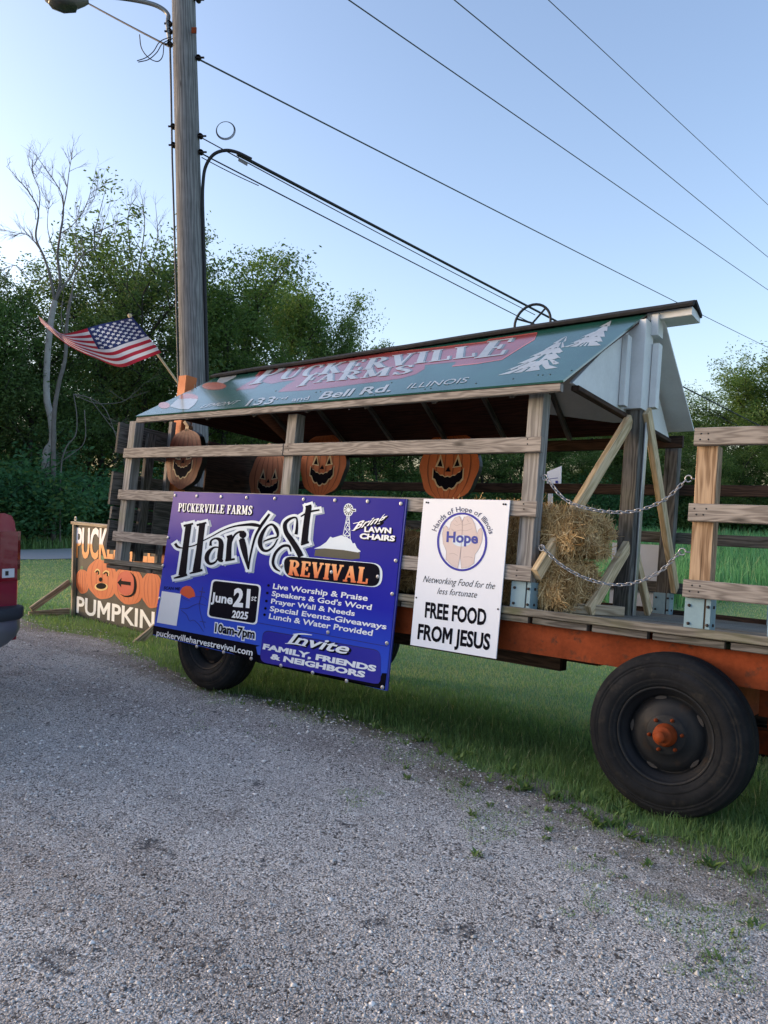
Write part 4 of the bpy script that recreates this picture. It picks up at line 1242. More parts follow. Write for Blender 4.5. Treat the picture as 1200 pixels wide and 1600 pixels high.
def pump(cx, cy, rx, ry, lift, skew=.13):
    pts = []
    for k in range(40):
        a = 2 * math.pi * k / 40
        b = 1 + .02 * math.cos(7 * a) - .05 * math.exp(-((a - 1.5 * math.pi) / .35) ** 2)
        x, y = cx + rx * b * math.cos(a), cy + ry * b * math.sin(a)
        pts.append(zH(x, y + (x - cx) * skew))
    art.poly(mp, pts, lift)
    for s in (-.7, -.38, 0, .38, .7):
        P = []
        for k in range(7):
            v = -.9 + 1.8 * k / 6
            x = cx + rx * s * math.sqrt(1 - v * v * .9); P.append(zH(x, cy + ry * v + (x - cx) * skew))
        art.ribbon(mg, P, [.3, .7, 1, 1.1, 1, .7, .3], lift + .0006)
mp, mg = MB(), MB()
pump(187, 800, 82, 150, .001); pump(425, 770, 190, 245, .002); pump(745, 850, 195, 230, .0032); pump(1030, 905, 135, 220, .0042)
mp.build('painted_pumpkins', M['spump'], psign); mg.build('painted_grooves', M['spumpd'], psign)
mb = MB(); art.disc(mb, zH(715, 820), 14.2, 19, .0052); mb.build('painted_arrow_patch', M['sred'], psign)
mb = MB(); mk = MB()
art.poly(mb, zl(zH, [(390, 520), (400, 480), (435, 490), (470, 540), (430, 548)]), .0044); art.poly(mb, zl(zH, [(160, 655), (170, 612), (195, 620), (195, 660)]), .003); art.poly(mb, zl(zH, [(690, 655), (700, 620), (730, 630), (725, 668)]), .0046)
mb.build('painted_stems', M['sgreen'], psign)
mc = MB()
art.ribbon(mc, zl(zH, [(340, 690), (365, 655), (395, 680), (385, 722)]), 2.2, .0046); art.ribbon(mc, zl(zH, [(435, 705), (470, 675), (505, 690), (500, 735)]), 2.2, .0046)
art.disc(mc, zH(415, 865), 10.4, 6.2, .0046); mc.build('painted_highlights', M['scream'], psign)
art.disc(mk, zH(415, 856), 8, 4.8, .0054); art.disc(mk, zH(408, 778), 2.8, 3.6, .0054)
art.ribbon(mk, zl(zH, [(350, 695), (368, 672), (385, 690), (380, 718)]), 1.9, .0054); art.ribbon(mk, zl(zH, [(445, 712), (470, 692), (490, 705), (490, 738)]), 1.9, .0054)
art.poly(mk, zl(zH, [(612, 815), (665, 755), (660, 792), (776, 808), (774, 852), (658, 836), (660, 876)]), .006)
art.ribbon(mk, zl(zH, [(770, 690), (815, 750), (828, 840), (815, 930), (770, 975), (700, 980), (650, 955)]), [.5, 2.5, 4, 4, 3, 2, .5], .0056)
mk.build('painted_faces', M['txt'], psign)
mb = MB()
art.text(mb, 'PUCKERVILLE', zH(112, 500), zH(1052, 568), zH(122, 165), .0056, .03)
mb.build('fading_lettering', M['fade'], psign)
mb = MB(); art.text(mb, 'PUMPKIN', zH(116, 1172), zH(1046, 1392), zH(122, 985), .002, .022); mb.build('white_lettering', M['pwhite'], psign)

# ------------------------------------------------------------------ flag on the orange post
FD = 7.35
flag = thing('flag', 'american flag streaming left from a short wooden staff on the wagon post', 'flag', atd(277, 596, FD))
mb = MB(); mb.tube([atd(278, 598, FD + .03), atd(203.5, 494.5, FD - .19)], .0105, 8); mb.lathe([(.02, 0), (.02, .02), (0, .035)], atd(204, 495, FD - .25), atd(203, 493, FD - .25) - atd(278, 598, FD), 10)
mb.build('staff', M['fresh'], flag)
def flag_mat():
    m, nt, p = new_mat('flag_cloth'); n = N(nt)
    uv = n('UVMap').outputs[0]; s = n('SeparateXYZ', {0: uv}); u, v = s.outputs[0], s.outputs[1]
    k = n.math('MODULO', n.math('FLOOR', n.math('MULTIPLY', v, 13)), 2)
    col = n.mix(k, (.42, .022, .045), (.70, .70, .74))
    can = n.math('MULTIPLY', n.math('LESS_THAN', u, .42), n.math('LESS_THAN', v, 7 / 13))
    gu, gv = n.math('MULTIPLY', u, 12 / .42), n.math('MULTIPLY', v, 10 * 13 / 7)
    iu, iv = n.math('ROUND', gu), n.math('ROUND', gv)
    par = n.math('COMPARE', n.math('MODULO', n.math('ADD', iu, iv), 2), 0, .1)
    ins = n.math('MULTIPLY', n.math('MULTIPLY', n.math('GREATER_THAN', iu, .5), n.math('LESS_THAN', iu, 11.5)), n.math('MULTIPLY', n.math('GREATER_THAN', iv, .5), n.math('LESS_THAN', iv, 9.5)))
    du, dv = n.math('SUBTRACT', gu, iu), n.math('MULTIPLY', n.math('SUBTRACT', gv, iv), .9)
    rr = n.math('SQRT', n.math('ADD', n.math('MULTIPLY', du, du), n.math('MULTIPLY', dv, dv)))
    ang = n.math('ARCTAN2', du, n.math('MULTIPLY', dv, -1))
    lim = n.math('ADD', .42, n.math('MULTIPLY', n.math('COSINE', n.math('MULTIPLY', ang, 5)), .16))
    star = n.math('MULTIPLY', n.math('MULTIPLY', n.math('LESS_THAN', rr, lim), par), ins)
    col = n.mix(can, col, n.mix(star, (.022, .035, .13), (.72, .73, .78)))
    n.link(col, p.inputs['Base Color']); p.inputs['Roughness'].default_value = .7
    tr = n('BsdfTranslucent', {'Color': col}); mx = n('MixShader', {0: .3, 1: p.outputs[0], 2: tr.outputs[0]})
    n.link(mx.outputs[0], nt.nodes['Material Output'].inputs[0])
    return m
T_ = catmull([(207, 495.5), (178, 502), (152, 508), (122, 517), (97, 521), (78, 508), (60, 494)], 8)
B_ = catmull([(252, 551), (221, 563), (188, 573.5), (150, 560), (116, 545), (91, 528), (64, 504)], 8)
rows = []; nu, nv = len(T_), 26
for j in range(nv + 1):
    t = j / nv
    row = []
    for i in range(nu):
        a = i / (nu - 1)
        px = T_[i] * (1 - t) + B_[i] * t
        dep = FD - .09 - .20 * (1 - t) + .08 * math.sin(a * 11 + t * 2.2) * min(1, a * 4) + .16 * math.sin(a * 5 + 1) * a + .05 * math.sin(a * 17 - t * 5) * a
        if .25 < a < .9:
            px = px + np.array([0, 3.0 * math.sin(t * math.pi) * math.sin((a - .25) * 9)])
        row.append(atd(px[0], px[1], dep))
    rows.append(row)
mb = MB(); mb.grid(rows, False, True, lambda k, l: (l / (nu - 1), min(.9999, k / nv)))
mb.build('cloth', flag_mat(), flag)

# ------------------------------------------------------------------ utility pole, street lamp and lines
PD = 9.3
def pole_pt(y): return 287 + (y * .0256)                # the pole's middle in the photograph
ptop, pbot = atd(287 - 900 * .0256, -900, PD), atd(302, 590, PD)
dirp = (pbot - ptop).normalized()
t_ = (pbot.z - (hgt(pbot.x, pbot.y) - .4)) / -dirp.z
pfoot = pbot + dirp * t_
def pole_at(py):                                        # point on the pole's axis at a picture height
    r = ray(pole_pt(py), py)
    w0_ = pfoot - CAM; a, b, c = 1, (-dirp).dot(r), r.dot(r); d_, e_ = (-dirp).dot(w0_), r.dot(w0_)
    s = (b * e_ - c * d_) / (a * c - b * b)
    return pfoot - dirp * s
pole = thing('utility_pole', 'weathered grey wooden utility pole leaning slightly behind the wagon', 'utility pole', Vector((pfoot.x, pfoot.y, hgt(pfoot.x, pfoot.y))))
mb = MB(); PL = (pfoot - ptop).length
rows = []
for k in range(23):
    t = k / 22; c = pfoot + (ptop - pfoot) * t; R = .172 - .06 * t
    rows.append([c + (right * math.cos(a) + right.cross(dirp) * math.sin(a)) * R * (1 + .03 * mnoise.noise(Vector((math.cos(a) * 2, math.sin(a) * 2, t * 9)))) for a in np.linspace(0, 2 * math.pi, 29)[:-1]])
mb.grid(rows, True, True, lambda k, l: (PL * k / 22, 1.05 * l / 28)); mb.face(rows[-1]); mb.build('shaft', M['polewood'], pole)
def ps(py, side, dd=0.0, f=0.0):                        # point beside the pole: side in pole radii
    return pole_at(py) + right * (.155 * side) - fwd * f + Vector((0, 0, 0))
mb = MB()
cable = [ps(640, 1.12, f=.02), ps(560, 1.12, f=.02), ps(470, 1.12, f=.02), ps(380, 1.12, f=.02), ps(320, 1.12, f=.03), ps(290, 1.2, f=.04), ps(265, 1.45, f=.06), ps(247, 2.1, f=.08), ps(240, 3.0, f=.08), ps(241, 3.9, f=.05), ps(249, 5.0, f=0)]
mb.tube([Vector(v) for v in catmull(cable, 5)], .020, 9); mb.build('service_cable', M['cable'], pole)
mb = MB()
mb.tube([ps(640, -1.12, f=.03), ps(400, -1.12, f=.03), ps(250, -1.16, f=.03), ps(120, -1.1, f=.03), ps(40, -1.1, f=.03)], .012, 7); mb.build('conduit', M['wire'], pole); mb = MB(); mb.tube([ps(300, -1.22, f=.0), ps(60, -1.2, f=.0)], .006, 6); mb.build('ground_wire', M['wire'], pole)
mb = MB()
for py, s in ((200, -1), (229, -1), (93, 1.1), (215, 1.1), (240, 1.1), (72, -1.1), (40, -1.1), (52, -1.1), (3, 1.2)):
    c = ps(py, s, f=.04); mb = MB(); mb.tube([c - right * .06 * (1 if s > 0 else 1), c + right * .07], .012, 7); mb.lathe([(.03, -.02), (.035, 0), (.03, .03), (0, .03)], c, fwd, 10); mb.build('bracket', M['dark'], pole)
mb = MB(); c = ps(63, .75, f=.14); mb.slab([c, c + right * .06, c + right * .06 + UPV * .07, c + UPV * .07], .01, -fwd); mb.build('tag_plate', M['orange'], pole)
mb = MB()
c = ps(203, 3.0)
for k in range(3): mb.tube([c + right * (.105 + .006 * k) * math.cos(a) + UPV * (.10 + .005 * k) * math.sin(a) + fwd * .01 * k for a in np.linspace(0, 2 * math.pi, 25)], .004, 5, False)
mb.build('wire_coil', M['wire'], pole)
mb = MB()
for P in ([(218, 54), (221, 75), (232, 90), (246, 96), (254, 88), (256, 70)], [(214, 95), (228, 90), (240, 80), (250, 65), (268, 57)], [(216, 97), (232, 93), (245, 82), (254, 68), (270, 60)]):
    mb = MB(); mb.tube([Vector(v) for v in catmull([atd(x, y, PD - .1) for x, y in P], 5)], .006, 6); mb.build('loose_wire', M['cable'], pole)

lamp = thing('street_lamp', 'grey cobra head street lamp on a curved arm fixed to the pole', 'street lamp', ps(60, -1.1))
mb = MB(); A_ = [ps(64, -1.15, f=.02), ps(40, -1.25, f=.03), atd(262, 22, PD), atd(245, 9, PD), atd(215, 1, PD), atd(170, -5, PD - .05), atd(138, -4, PD - .1)]
mb.tube([Vector(v) for v in catmull(A_, 6)], .026, 10); mb.build('arm', M['armgrey'], lamp)
mb = MB(); h0, h1 = atd(138, 1, PD - .1), atd(68, -4, PD - .2); ax = (h1 - h0).normalized(); rows = []
hw = right.cross(UPV)
sdv = ax.cross(UPV).normalized(); upv = sdv.cross(ax)
for t, w, u, dn in ((0, .04, .035, .035), (.1, .075, .06, .06), (.3, .12, .075, .10), (.6, .15, .085, .10), (.85, .12, .07, .075), (.97, .06, .04, .04), (1, .01, .01, .01)):
    c = h0.lerp(h1, t)
    rows.append([c + sdv * w * math.cos(a) + upv * (u if math.sin(a) > 0 else dn) * math.sin(a) for a in np.linspace(0, 2 * math.pi, 17)[:-1]])
mb.grid(rows, True, True); hd = mb.build('lamp_head', M['lampgrey'], lamp)
mb = MB(); rows = []
for t, w, dn in ((.25, .03, .085), (.32, .095, .118), (.6, .12, .125), (.84, .085, .10), (.9, .02, .07)):
    c = h0.lerp(h1, t); rows.append([c + sdv * w * math.cos(a) - upv * (dn * .75 + dn * .3 * abs(math.sin(a))) for a in np.linspace(0, math.pi, 9)])
mb.grid(rows, False, True); mb.build('lens', M['lampglass'], hd)

def line(name, label, P, r, mat='wire', group='overhead lines'):
    P = [Vector(p) for p in P]
    t = MB(); t.tube(P, r, 6)
    return tag(t.build(name, M[mat], None, P[0]), label, 'power line', group)
def span(a, b, sag, n_=24):
    return [a.lerp(b, k / n_) - UPV * sag * 4 * (k / n_) * (1 - k / n_) for k in range(n_ + 1)]
def far(px, py, d): return atd(px, py, d)
for x0, sl, lab in ((545, .6916, 'lowest of the three bare lines crossing the upper right sky'), (710, .820, 'middle of the three bare lines crossing the upper right sky'), (857, .933, 'topmost bare line, in the upper right corner of the sky')):
    a = atd(290, -sl * (x0 - 290), PD - .1); e = atd(1440, sl * (1440 - x0), 70)
    line('power_line', lab, span(a, e, .0), .010 if x0 < 800 else .009)
line('power_line', 'thin line sagging from high on the pole to behind the roof end', span(ps(93, 1.1), atd(1330, 604, 60), .12), .011)
line('service_line', 'thick twisted service line running down behind the roof', span(ps(241, 3.9), atd(1262, 703, 34), .04), .021, 'cable')
line('service_line', 'thin messenger line just above the thick service line', span(ps(215, 1.1), atd(836, 492, 14), .02), .007, 'cable')
line('communication_line', 'lower of the two lines leaving the pole above the roof', span(ps(240, 1.1), atd(1262, 716, 34), .10), .009, 'cable')
line('communication_line', 'slack lower strand beside the pole top of the service lines', span(ps(246, 1.1), atd(404, 290, 10.2), .01), .006, 'cable')
line('lamp_feed_line', 'thick feed line from the pole up to the left past the street lamp', span(ps(74, -1.1), atd(30, -56, PD + 3), .02), .012, 'cable')
t = thing('cable_marker', 'small grey tag hanging on the service line near the pole', 'tag', atd(378, 252, PD))
mb = MB(); mb.slab([atd(372, 251, PD), atd(386, 259, PD), atd(387, 254, PD), atd(373, 246, PD)], .012); mb.build('tag_plate', M['lampgrey'], t)
mb = MB(); mb.tube([atd(373, 248, PD), atd(372, 244, PD)], .004, 5); mb.build('clip', M['dark'], t)

# ------------------------------------------------------------------ red pickup, rear corner at the left edge
tc = atd(29, 960, 5.25); TX, TY = tc.x, tc.y
truck = thing('pickup_truck', 'dark red pickup truck seen by its rear corner with bumper and tail light', 'pickup truck', (TX - 2.6, TY - .93, 0))
def car_paint():
    m, nt, p = new_mat('dark_red_car_paint'); n = N(nt)
    p.inputs['Base Color'].default_value = (.23, .008, .032, 1); p.inputs['Roughness'].default_value = .28
    p.inputs['Coat Weight'].default_value = .8; p.inputs['Coat Roughness'].default_value = .06; p.inputs['Metallic'].default_value = .15
    return m
M['car'] = car_paint()
def simple(name, col, rough, **kw):
    m, nt, p = new_mat(name); p.inputs['Base Color'].default_value = C3(col); p.inputs['Roughness'].default_value = rough
    for k, v in kw.items(): p.inputs[k].default_value = v
    return m
M['lens'] = simple('red_lamp_lens', (.17, .003, .014), .10, **{'Coat Weight': .6})
M['clear'] = simple('clear_lamp_lens', (.6, .62, .66), .15)
M['chrome'] = simple('dull_chrome', (.20, .21, .225), .42, Metallic=.7)
M['glass'] = simple('dark_car_glass', (.012, .014, .016), .06)
M['pad'] = paint('bumper_pad_plastic', (.030, .036, .045), .6, .2, .3)
def body_rows(xs, y0, y1, prof):
    rows = []
    for x, s in xs:
        rows.append([Vector((x, (y0 + y1) / 2 + yy * (y1 - y0) / 2 * s, zz)) for yy, zz in prof])
    return rows
prof = [(-1, .50), (-1, .62), (-1.0, .95), (-.985, 1.22), (-.975, 1.30), (-.95, 1.345), (-.9, 1.362), (.9, 1.362), (.95, 1.345), (.975, 1.30), (.985, 1.22), (1, .95), (1, .62), (1, .50)]
mb = MB()
rows = body_rows([(TX - .0, .985), (TX - .02, 1.0), (TX - 2.0, 1.01), (TX - 4.2, 1.0), (TX - 5.1, .97), (TX - 5.3, .9)], TY - 1.9, TY, prof)
for r in rows[3:]:
    for p in r:
        p.z = min(p.z, 1.05 if p.x < TX - 4.9 else 1.12)
mb.grid(rows, False, True); mb.face(rows[0][::-1]); mb.face(rows[-1])
body = mb.build('body', M['car'], truck)
mb = MB()
cab = []
for z, x0, x1, ins in ((1.10, TX - 1.95, TX - 3.95, .0), (1.36, TX - 1.97, TX - 3.75, .03), (1.62, TX - 2.1, TX - 3.35, .10), (1.76, TX - 2.2, TX - 3.15, .16), (1.80, TX - 2.4, TX - 2.95, .3)):
    a, b = TY - 1.9 + ins, TY - ins
    cab.append([Vector(v) for v in ((x0, a, z), (x1, a, z), (x1, b, z), (x0, b, z))])
mb.grid(cab, True, False); mb.face(cab[-1]); mb.build('cab', M['car'], truck)
mb = MB()
mb.slab([Vector((TX - 1.975, TY - 1.75, 1.40)), Vector((TX - 1.975, TY - .15, 1.40)), Vector((TX - 2.09, TY - .2, 1.64)), Vector((TX - 2.09, TY - 1.7, 1.64))], .01); mb.build('rear_window', M['glass'], truck)
for yy, s in ((TY - .02, 1), (TY - 1.88, -1)):
    mb = MB(); mb.slab([Vector((TX - 2.15, yy - s * .0, 1.38)), Vector((TX - 3.55, yy, 1.38)), Vector((TX - 3.2, yy - s * .085, 1.64)), Vector((TX - 2.2, yy - s * .085, 1.64))][::s], .02); mb.build('side_window', M['glass'], truck)
mb = MB(); mb.box((TX - .01, TY - 1.70, .60), (TX + .014, TY - .215, 1.35), .012); mb.build('tailgate', M['car'], truck)
for y0, y1 in ((TY - .185, TY + .012), (TY - 1.912, TY - 1.715)):
    mb = MB(); mb.board((TX - .07, (y0 + y1) / 2, .905), (TX - .07, (y0 + y1) / 2, 1.24), y1 - y0, .19, (0, 1, 0), .045); tl = mb.build('tail_light', M['lens'], truck)
    mb = MB(); mb.box((TX + .0255, y0 + .055, .93), (TX + .028, y1 - .06, .99)); mb.build('reversing_lens', M['clear'], tl)
    mb = MB(); mb.box((TX + .0285, y0 + .075, .945), (TX + .030, y1 - .10, .975)); mb.build('bulb_mark', M['black'], tl)
mb = MB()
for yy in (TY - .2, TY - 1.713): mb.box((TX - .005, yy - .006, .6), (TX + .0165, yy + .006, 1.35))
mb.box((TX + .0, TY - 1.07, 1.12), (TX + .018, TY - .85, 1.2)); mb.build('panel_gaps', M['black'], truck)
mb = MB(); mb.box((TX + .012, TY - 1.05, 1.14), (TX + .03, TY - .87, 1.17), .006); mb.build('handle', M['pad'], truck)
mb = MB()
rows = []
for yy, xx in ((TY + .015, -.28), (TY + .02, -.1), (TY + .01, .05), (TY - .05, .13), (TY - .2, .16), (TY - 1.7, .16), (TY - 1.9, .12), (TY - 1.95, -.1)):
    x = TX + xx
    rows.append([Vector((x - .02, yy, .735)), Vector((x + .0, yy, .725)), Vector((x + .0, yy, .665)), Vector((x - .02, yy, .655))])
mb.grid(rows, False, True); 
for a, b in zip(rows, rows[1:]): mb.face([a[0], b[0], Vector((TX - .25, b[0].y, .735)), Vector((TX - .25, a[0].y, .735))])
mb.build('bumper_pad', M['pad'], truck)
mb = MB(); rows = []
for yy, xx, zb_ in ((TY + .0, -.28, .52), (TY + .005, -.1, .52), (TY - .005, .03, .52), (TY - .07, .105, .49), (TY - .22, .135, .44), (TY - 1.68, .135, .44), (TY - 1.88, .10, .47), (TY - 1.93, -.1, .5)):
    x = TX + xx
    rows.append([Vector((x - .01, yy, .656)), Vector((x + .005, yy, .60)), Vector((x - .005, yy, zb_ + .05)), Vector((x - .05, yy - .03 * (1 if yy > TY - 1 else -1), zb_))])
mb.grid(rows, False, True); mb.build('bumper', M['chrome'], truck)
for x in (TX - 1.25, TX - 4.35):
    for yy, s in ((TY - .02, 1), (TY - 1.88, -1)):
        mb = MB(); mb.lathe([(.2, -.2), (.34, -.22), (.37, -.18), (.375, -.1), (.37, -.03), (.34, .0), (.22, .0)], (x, yy, .375), (0, s, 0), 36); w = mb.build('wheel', M['rubber'], truck)
        mb = MB(); mb.lathe([(.22, -.005), (.2, -.03), (.08, -.02), (.07, .0), (0, .0)], (x, yy, .375), (0, s, 0), 24); mb.build('rim', M['chrome'], w)

# ------------------------------------------------------------------ ground
EDGE = [(-60, 2.5), (-20, 1.3), (-9, .95), (-7.2, .6), (-6.3, .8), (-5.2, .45), (-4.3, .1), (-3.35, -.06), (-2.9, .1), (-2.2, .12), (-1.5, -.03), (-1, -.22), (-.58, -.26), (.05, -.42), (.5, -.46), (1.5, -.6), (3, -.8), (60, -2)]
ex, ey = np.array([e[0] for e in EDGE]), np.array([e[1] for e in EDGE])
def edge(x): return np.interp(x, ex, ey)
H_v = np.vectorize(hgt)

def lawn_mat():
    m, nt, p = new_mat('lawn_ground'); n = N(nt)
    co = n('TexCoord').outputs['Object']
    a = n.noise(co, .35, 4, .55); b = n.noise(co, 3.2, 5, .65); c = n.noise(co, 38, 4, .7)
    col = n.ramp(n.math('ADD', n.math('MULTIPLY', c, .55), n.math('MULTIPLY', b, .45)), [(.3, (.075, .115, .045)), (.5, (.17, .26, .10)), (.7, (.26, .35, .15))])
    col = n.mix(n.math('MULTIPLY', n.ramp(a, [(.45, 0), (.65, 1)]), .35), col, (.16, .19, .07))
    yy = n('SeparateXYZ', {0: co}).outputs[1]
    col = n.mix(n.math('MULTIPLY', n.ramp(n.math('MULTIPLY', yy, .1), [(.10, 0), (.22, 1)]), .55), col, n.mix(n.ramp(c, [(.35, 0), (.65, 1)]), (.15, .25, .10), (.27, .40, .18)))  # mown lawn behind the wagon paler, its brighter light put into the colour
    n.link(col, p.inputs['Base Color']); p.inputs['Roughness'].default_value = .95; p.inputs['Specular IOR Level'].default_value = .1
    bm = n('Bump', {'Height': c, 'Strength': .8, 'Distance': .03}); n.link(bm.outputs[0], p.inputs['Normal'])
    return m
def gravel_mat():
    m, nt, p = new_mat('gravel'); n = N(nt)
    co = n('TexCoord').outputs['Object']
    wob = n('VectorMath', {0: co, 1: n('VectorMath', {0: n('TexNoise', {'Vector': co, 'Scale': 60.0, 'Detail': 2.0}).outputs[1], 1: (.012, .012, .012)}, operation='MULTIPLY').outputs[0]}, operation='ADD').outputs[0]
    def stones(scale):
        v = n('TexVoronoi', {'Vector': wob, 'Scale': scale, 'Randomness': 1.0})
        tone = n('SeparateXYZ', {0: v.outputs['Color']}).outputs[0]
        return v.outputs['Distance'], tone, n('SeparateXYZ', {0: v.outputs['Color']}).outputs[1]
    d1, t1, s1 = stones(75); d2, t2, s2 = stones(135); d3, t3, s3 = stones(220)
    cr = lambda t: n.ramp(t, [(0, (.05, .047, .045)), (.2, (.30, .288, .27)), (.42, (.80, .77, .72)), (.65, (.95, .92, .86)), (1, (.99, .97, .93))])
    hue = lambda c, s: n.mix(n.math('MULTIPLY', s, .25), c, (.30, .235, .19))
    gap = lambda d: n.ramp(d, [(.26, 1), (.70, .40)])
    c1 = n.mix(1, hue(cr(t1), s1), gap(d1), 'MULTIPLY'); c2 = n.mix(1, hue(cr(t2), s2), gap(d2), 'MULTIPLY'); c3 = n.mix(1, hue(cr(t3), s3), gap(d3), 'MULTIPLY')
    k1 = n.ramp(n.noise(co, 5.5, 4, .6), [(.5, 0), (.56, 1)]); k2 = n.ramp(n.noise(co, 9, 4, .6), [(.42, 0), (.5, 1)])
    pick = n.math('GREATER_THAN', s1, .62)
    col = n.mix(k2, c3, c2); col = n.mix(n.math('MULTIPLY', pick, k1), col, c1)
    big = n.noise(co, .45, 5, .6); mid = n.noise(co, 1.7, 6, .65); sm = n.noise(co, 6.5, 6, .7)
    col = n.mix(n.math('MULTIPLY', n.ramp(big, [(.35, 1), (.62, 0)]), .4), col, n.mix(1, col, (.5, .48, .48), 'MULTIPLY'))
    col = n.mix(n.math('MULTIPLY', n.ramp(mid, [(.55, 0), (.68, 1)]), .5), col, n.mix(1, col, (.42, .38, .36), 'MULTIPLY'))
    trk = n.noise(n('Mapping', {'Vector': co, 'Scale': (.16, 1.5, 1)}).outputs[0], 1, 4, .6)
    col = n.mix(n.math('MULTIPLY', n.ramp(trk, [(.46, 0), (.64, 1)]), .6), col, n.mix(1, col, (.50, .46, .44), 'MULTIPLY'))
    col = n.mix(n.math('MULTIPLY', n.ramp(trk, [(.30, 1), (.44, 0)]), .35), col, n.mix(.5, col, (.62, .60, .57)))
    dk = n.math('MULTIPLY', n.ramp(sm, [(.60, 0), (.66, 1)]), n.ramp(mid, [(.5, 0), (.58, 1)]))
    # worn holes showing the dark base, and one brown muddy patch
    sp = None
    xy = n('VectorMath', {0: co, 1: (1, 1, 0)}, operation='MULTIPLY').outputs[0]
    wn_ = n('VectorMath', {0: n('TexNoise', {'Vector': co, 'Scale': 14.0, 'Detail': 4.0}).outputs[1], 1: (.5, .5, .5)}, operation='SUBTRACT').outputs[0]
    def spot(px, py, rx, ry, lo=.65, wob_=.25):
        g = on_ground(px, py)
        d = n('VectorMath', {0: n('VectorMath', {0: xy, 1: (g.x, g.y, 0)}, operation='SUBTRACT').outputs[0], 1: n('VectorMath', {0: wn_, 1: (wob_, wob_, 0)}, operation='MULTIPLY').outputs[0]}, operation='ADD').outputs[0]
        d = n('Mapping', {'Vector': d, 'Rotation': (0, 0, -math.radians(37.7)), 'Scale': (1 / rx, 1 / ry, 0)}).outputs[0]
        return n.ramp(n('VectorMath', {0: d}, operation='LENGTH').outputs['Value'], [(lo, 1), (1, 0)])
    for args in ((232, 1321, .13, .07), (265, 1340, .09, .05), (705, 1450, .10, .045), (740, 1460, .08, .05), (1112, 1504, .06, .045), (415, 1350, .05, .05), (185, 1372, .05, .04), (690, 1212, .14, .03), (400, 1225, .12, .04), (330, 1112, .16, .03), (580, 1440, .10, .05), (860, 1445, .12, .04), (95, 1500, .14, .10), (545, 1290, .07, .04), (450, 1060, .12, .02)):
        s_ = spot(args[0], args[1], args[2] * .85, args[3] * .7, .35, .32); sp = s_ if sp is None else n.math('MAXIMUM', sp, s_)
    brk = n.ramp(n.noise(co, 38, 4, .75), [(.38, .15), (.55, 1)])
    dk = n.math('MULTIPLY', brk, n.math('MAXIMUM', n.math('MULTIPLY', dk, .8), n.math('MULTIPLY', sp, .95)))
    col = n.mix(dk, col, n.mix(n.ramp(t3, [(.3, 0), (.9, 1)]), (.035, .035, .038), (.085, .085, .09)))
    col = n.mix(n.math('MULTIPLY', spot(1025, 1396, .24, .09, .5, .2), .8), col, n.mix(.35, (.16, .125, .10), col))
    # earth mixed in towards the grass
    at = n('Attribute', attribute_name='verge').outputs['Fac']
    e = n.math('ADD', at, n.math('MULTIPLY', n.math('SUBTRACT', n.noise(co, 4, 5, .65), .5), 1.5))
    soil = n.mix(n.ramp(n.noise(co, 30, 4, .7), [(.35, 0), (.65, 1)]), (.085, .072, .052), (.24, .205, .155))
    col = n.mix(n.math('MULTIPLY', n.ramp(e, [(.35, 0), (.85, 1)]), .6), col, soil)
    n.link(col, p.inputs['Base Color']); p.inputs['Roughness'].default_value = .9; p.inputs['Specular IOR Level'].default_value = .2
    hgt_ = n.math('ADD', n.math('MULTIPLY', n.math('MULTIPLY', n.math('SUBTRACT', 1, d1), n.math('MULTIPLY', pick, k1)), 1.0), n.math('ADD', n.math('MULTIPLY', n.math('SUBTRACT', 1, d2), .6), n.math('MULTIPLY', sm, 1.2)))
    bm = n('Bump', {'Height': hgt_, 'Strength': .65, 'Distance': .011}); n.link(bm.outputs[0], p.inputs['Normal'])
    return m
def road_mat():
    m, nt, p = new_mat('road_asphalt'); n = N(nt)
    co = n('TexCoord').outputs['Object']
    c = n.ramp(n.noise(co, 40, 4, .7), [(.3, (.36, .36, .365)), (.7, (.48, .48, .48))])
    n.link(c, p.inputs['Base Color']); p.inputs['Roughness'].default_value = .42; p.inputs['Specular IOR Level'].default_value = .7
    return m
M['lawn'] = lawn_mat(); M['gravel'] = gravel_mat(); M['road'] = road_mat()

xs = np.concatenate([np.linspace(-900, -70, 14), np.linspace(-60, -12, 40), np.linspace(-11, 6, 60), np.linspace(7, 40, 22), np.linspace(60, 900, 10)])
ys = np.concatenate([np.linspace(-900, -30, 8), np.linspace(-20, -2, 14), np.linspace(-1.6, 4, 36), np.linspace(4.4, 40, 50), np.linspace(44, 140, 24), np.linspace(170, 1500, 10)])
mb = MB(); mb.grid([[Vector((x, y, hgt(x, y))) for x in xs] for y in ys], False, True, flip=False)
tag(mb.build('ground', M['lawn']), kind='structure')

# gravel yard: a sheet 4 mm above, its border broken up
gx = np.concatenate([np.linspace(-60, -9, 30), np.linspace(-8.8, 3.2, 260), np.linspace(3.4, 60, 30)])
rows = []; verge = []
tv = np.concatenate([[-40, -20, -12, -8, -6, -5], np.linspace(-4.5, 0, 40)])
for t in tv:
    row = []
    for x in gx:
        j = .16 * mnoise.noise(Vector((x * 2.2, 3.1, 0))) + .09 * mnoise.noise(Vector((x * 7, 8.7, 0))) + .05 * mnoise.noise(Vector((x * 19, 1.3, 0)))
        e = float(edge(x)) + .22 + j
        y = e + t * (1 if t > -4.6 else 1)
        row.append(Vector((x, y, hgt(x, y) + .004))); verge.append(max(0, 1 + t / (.55 + .5 * min(1, max(0, x + 1.6)))))
    rows.append(row)
mb = MB(); mb.grid(rows, False, True)
gv = mb.build('gravel_yard', M['gravel']); tag(gv, kind='structure')
va = gv.data.attributes.new('verge', 'FLOAT', 'POINT'); va.data.foreach_set('value', np.array(verge, np.float32))

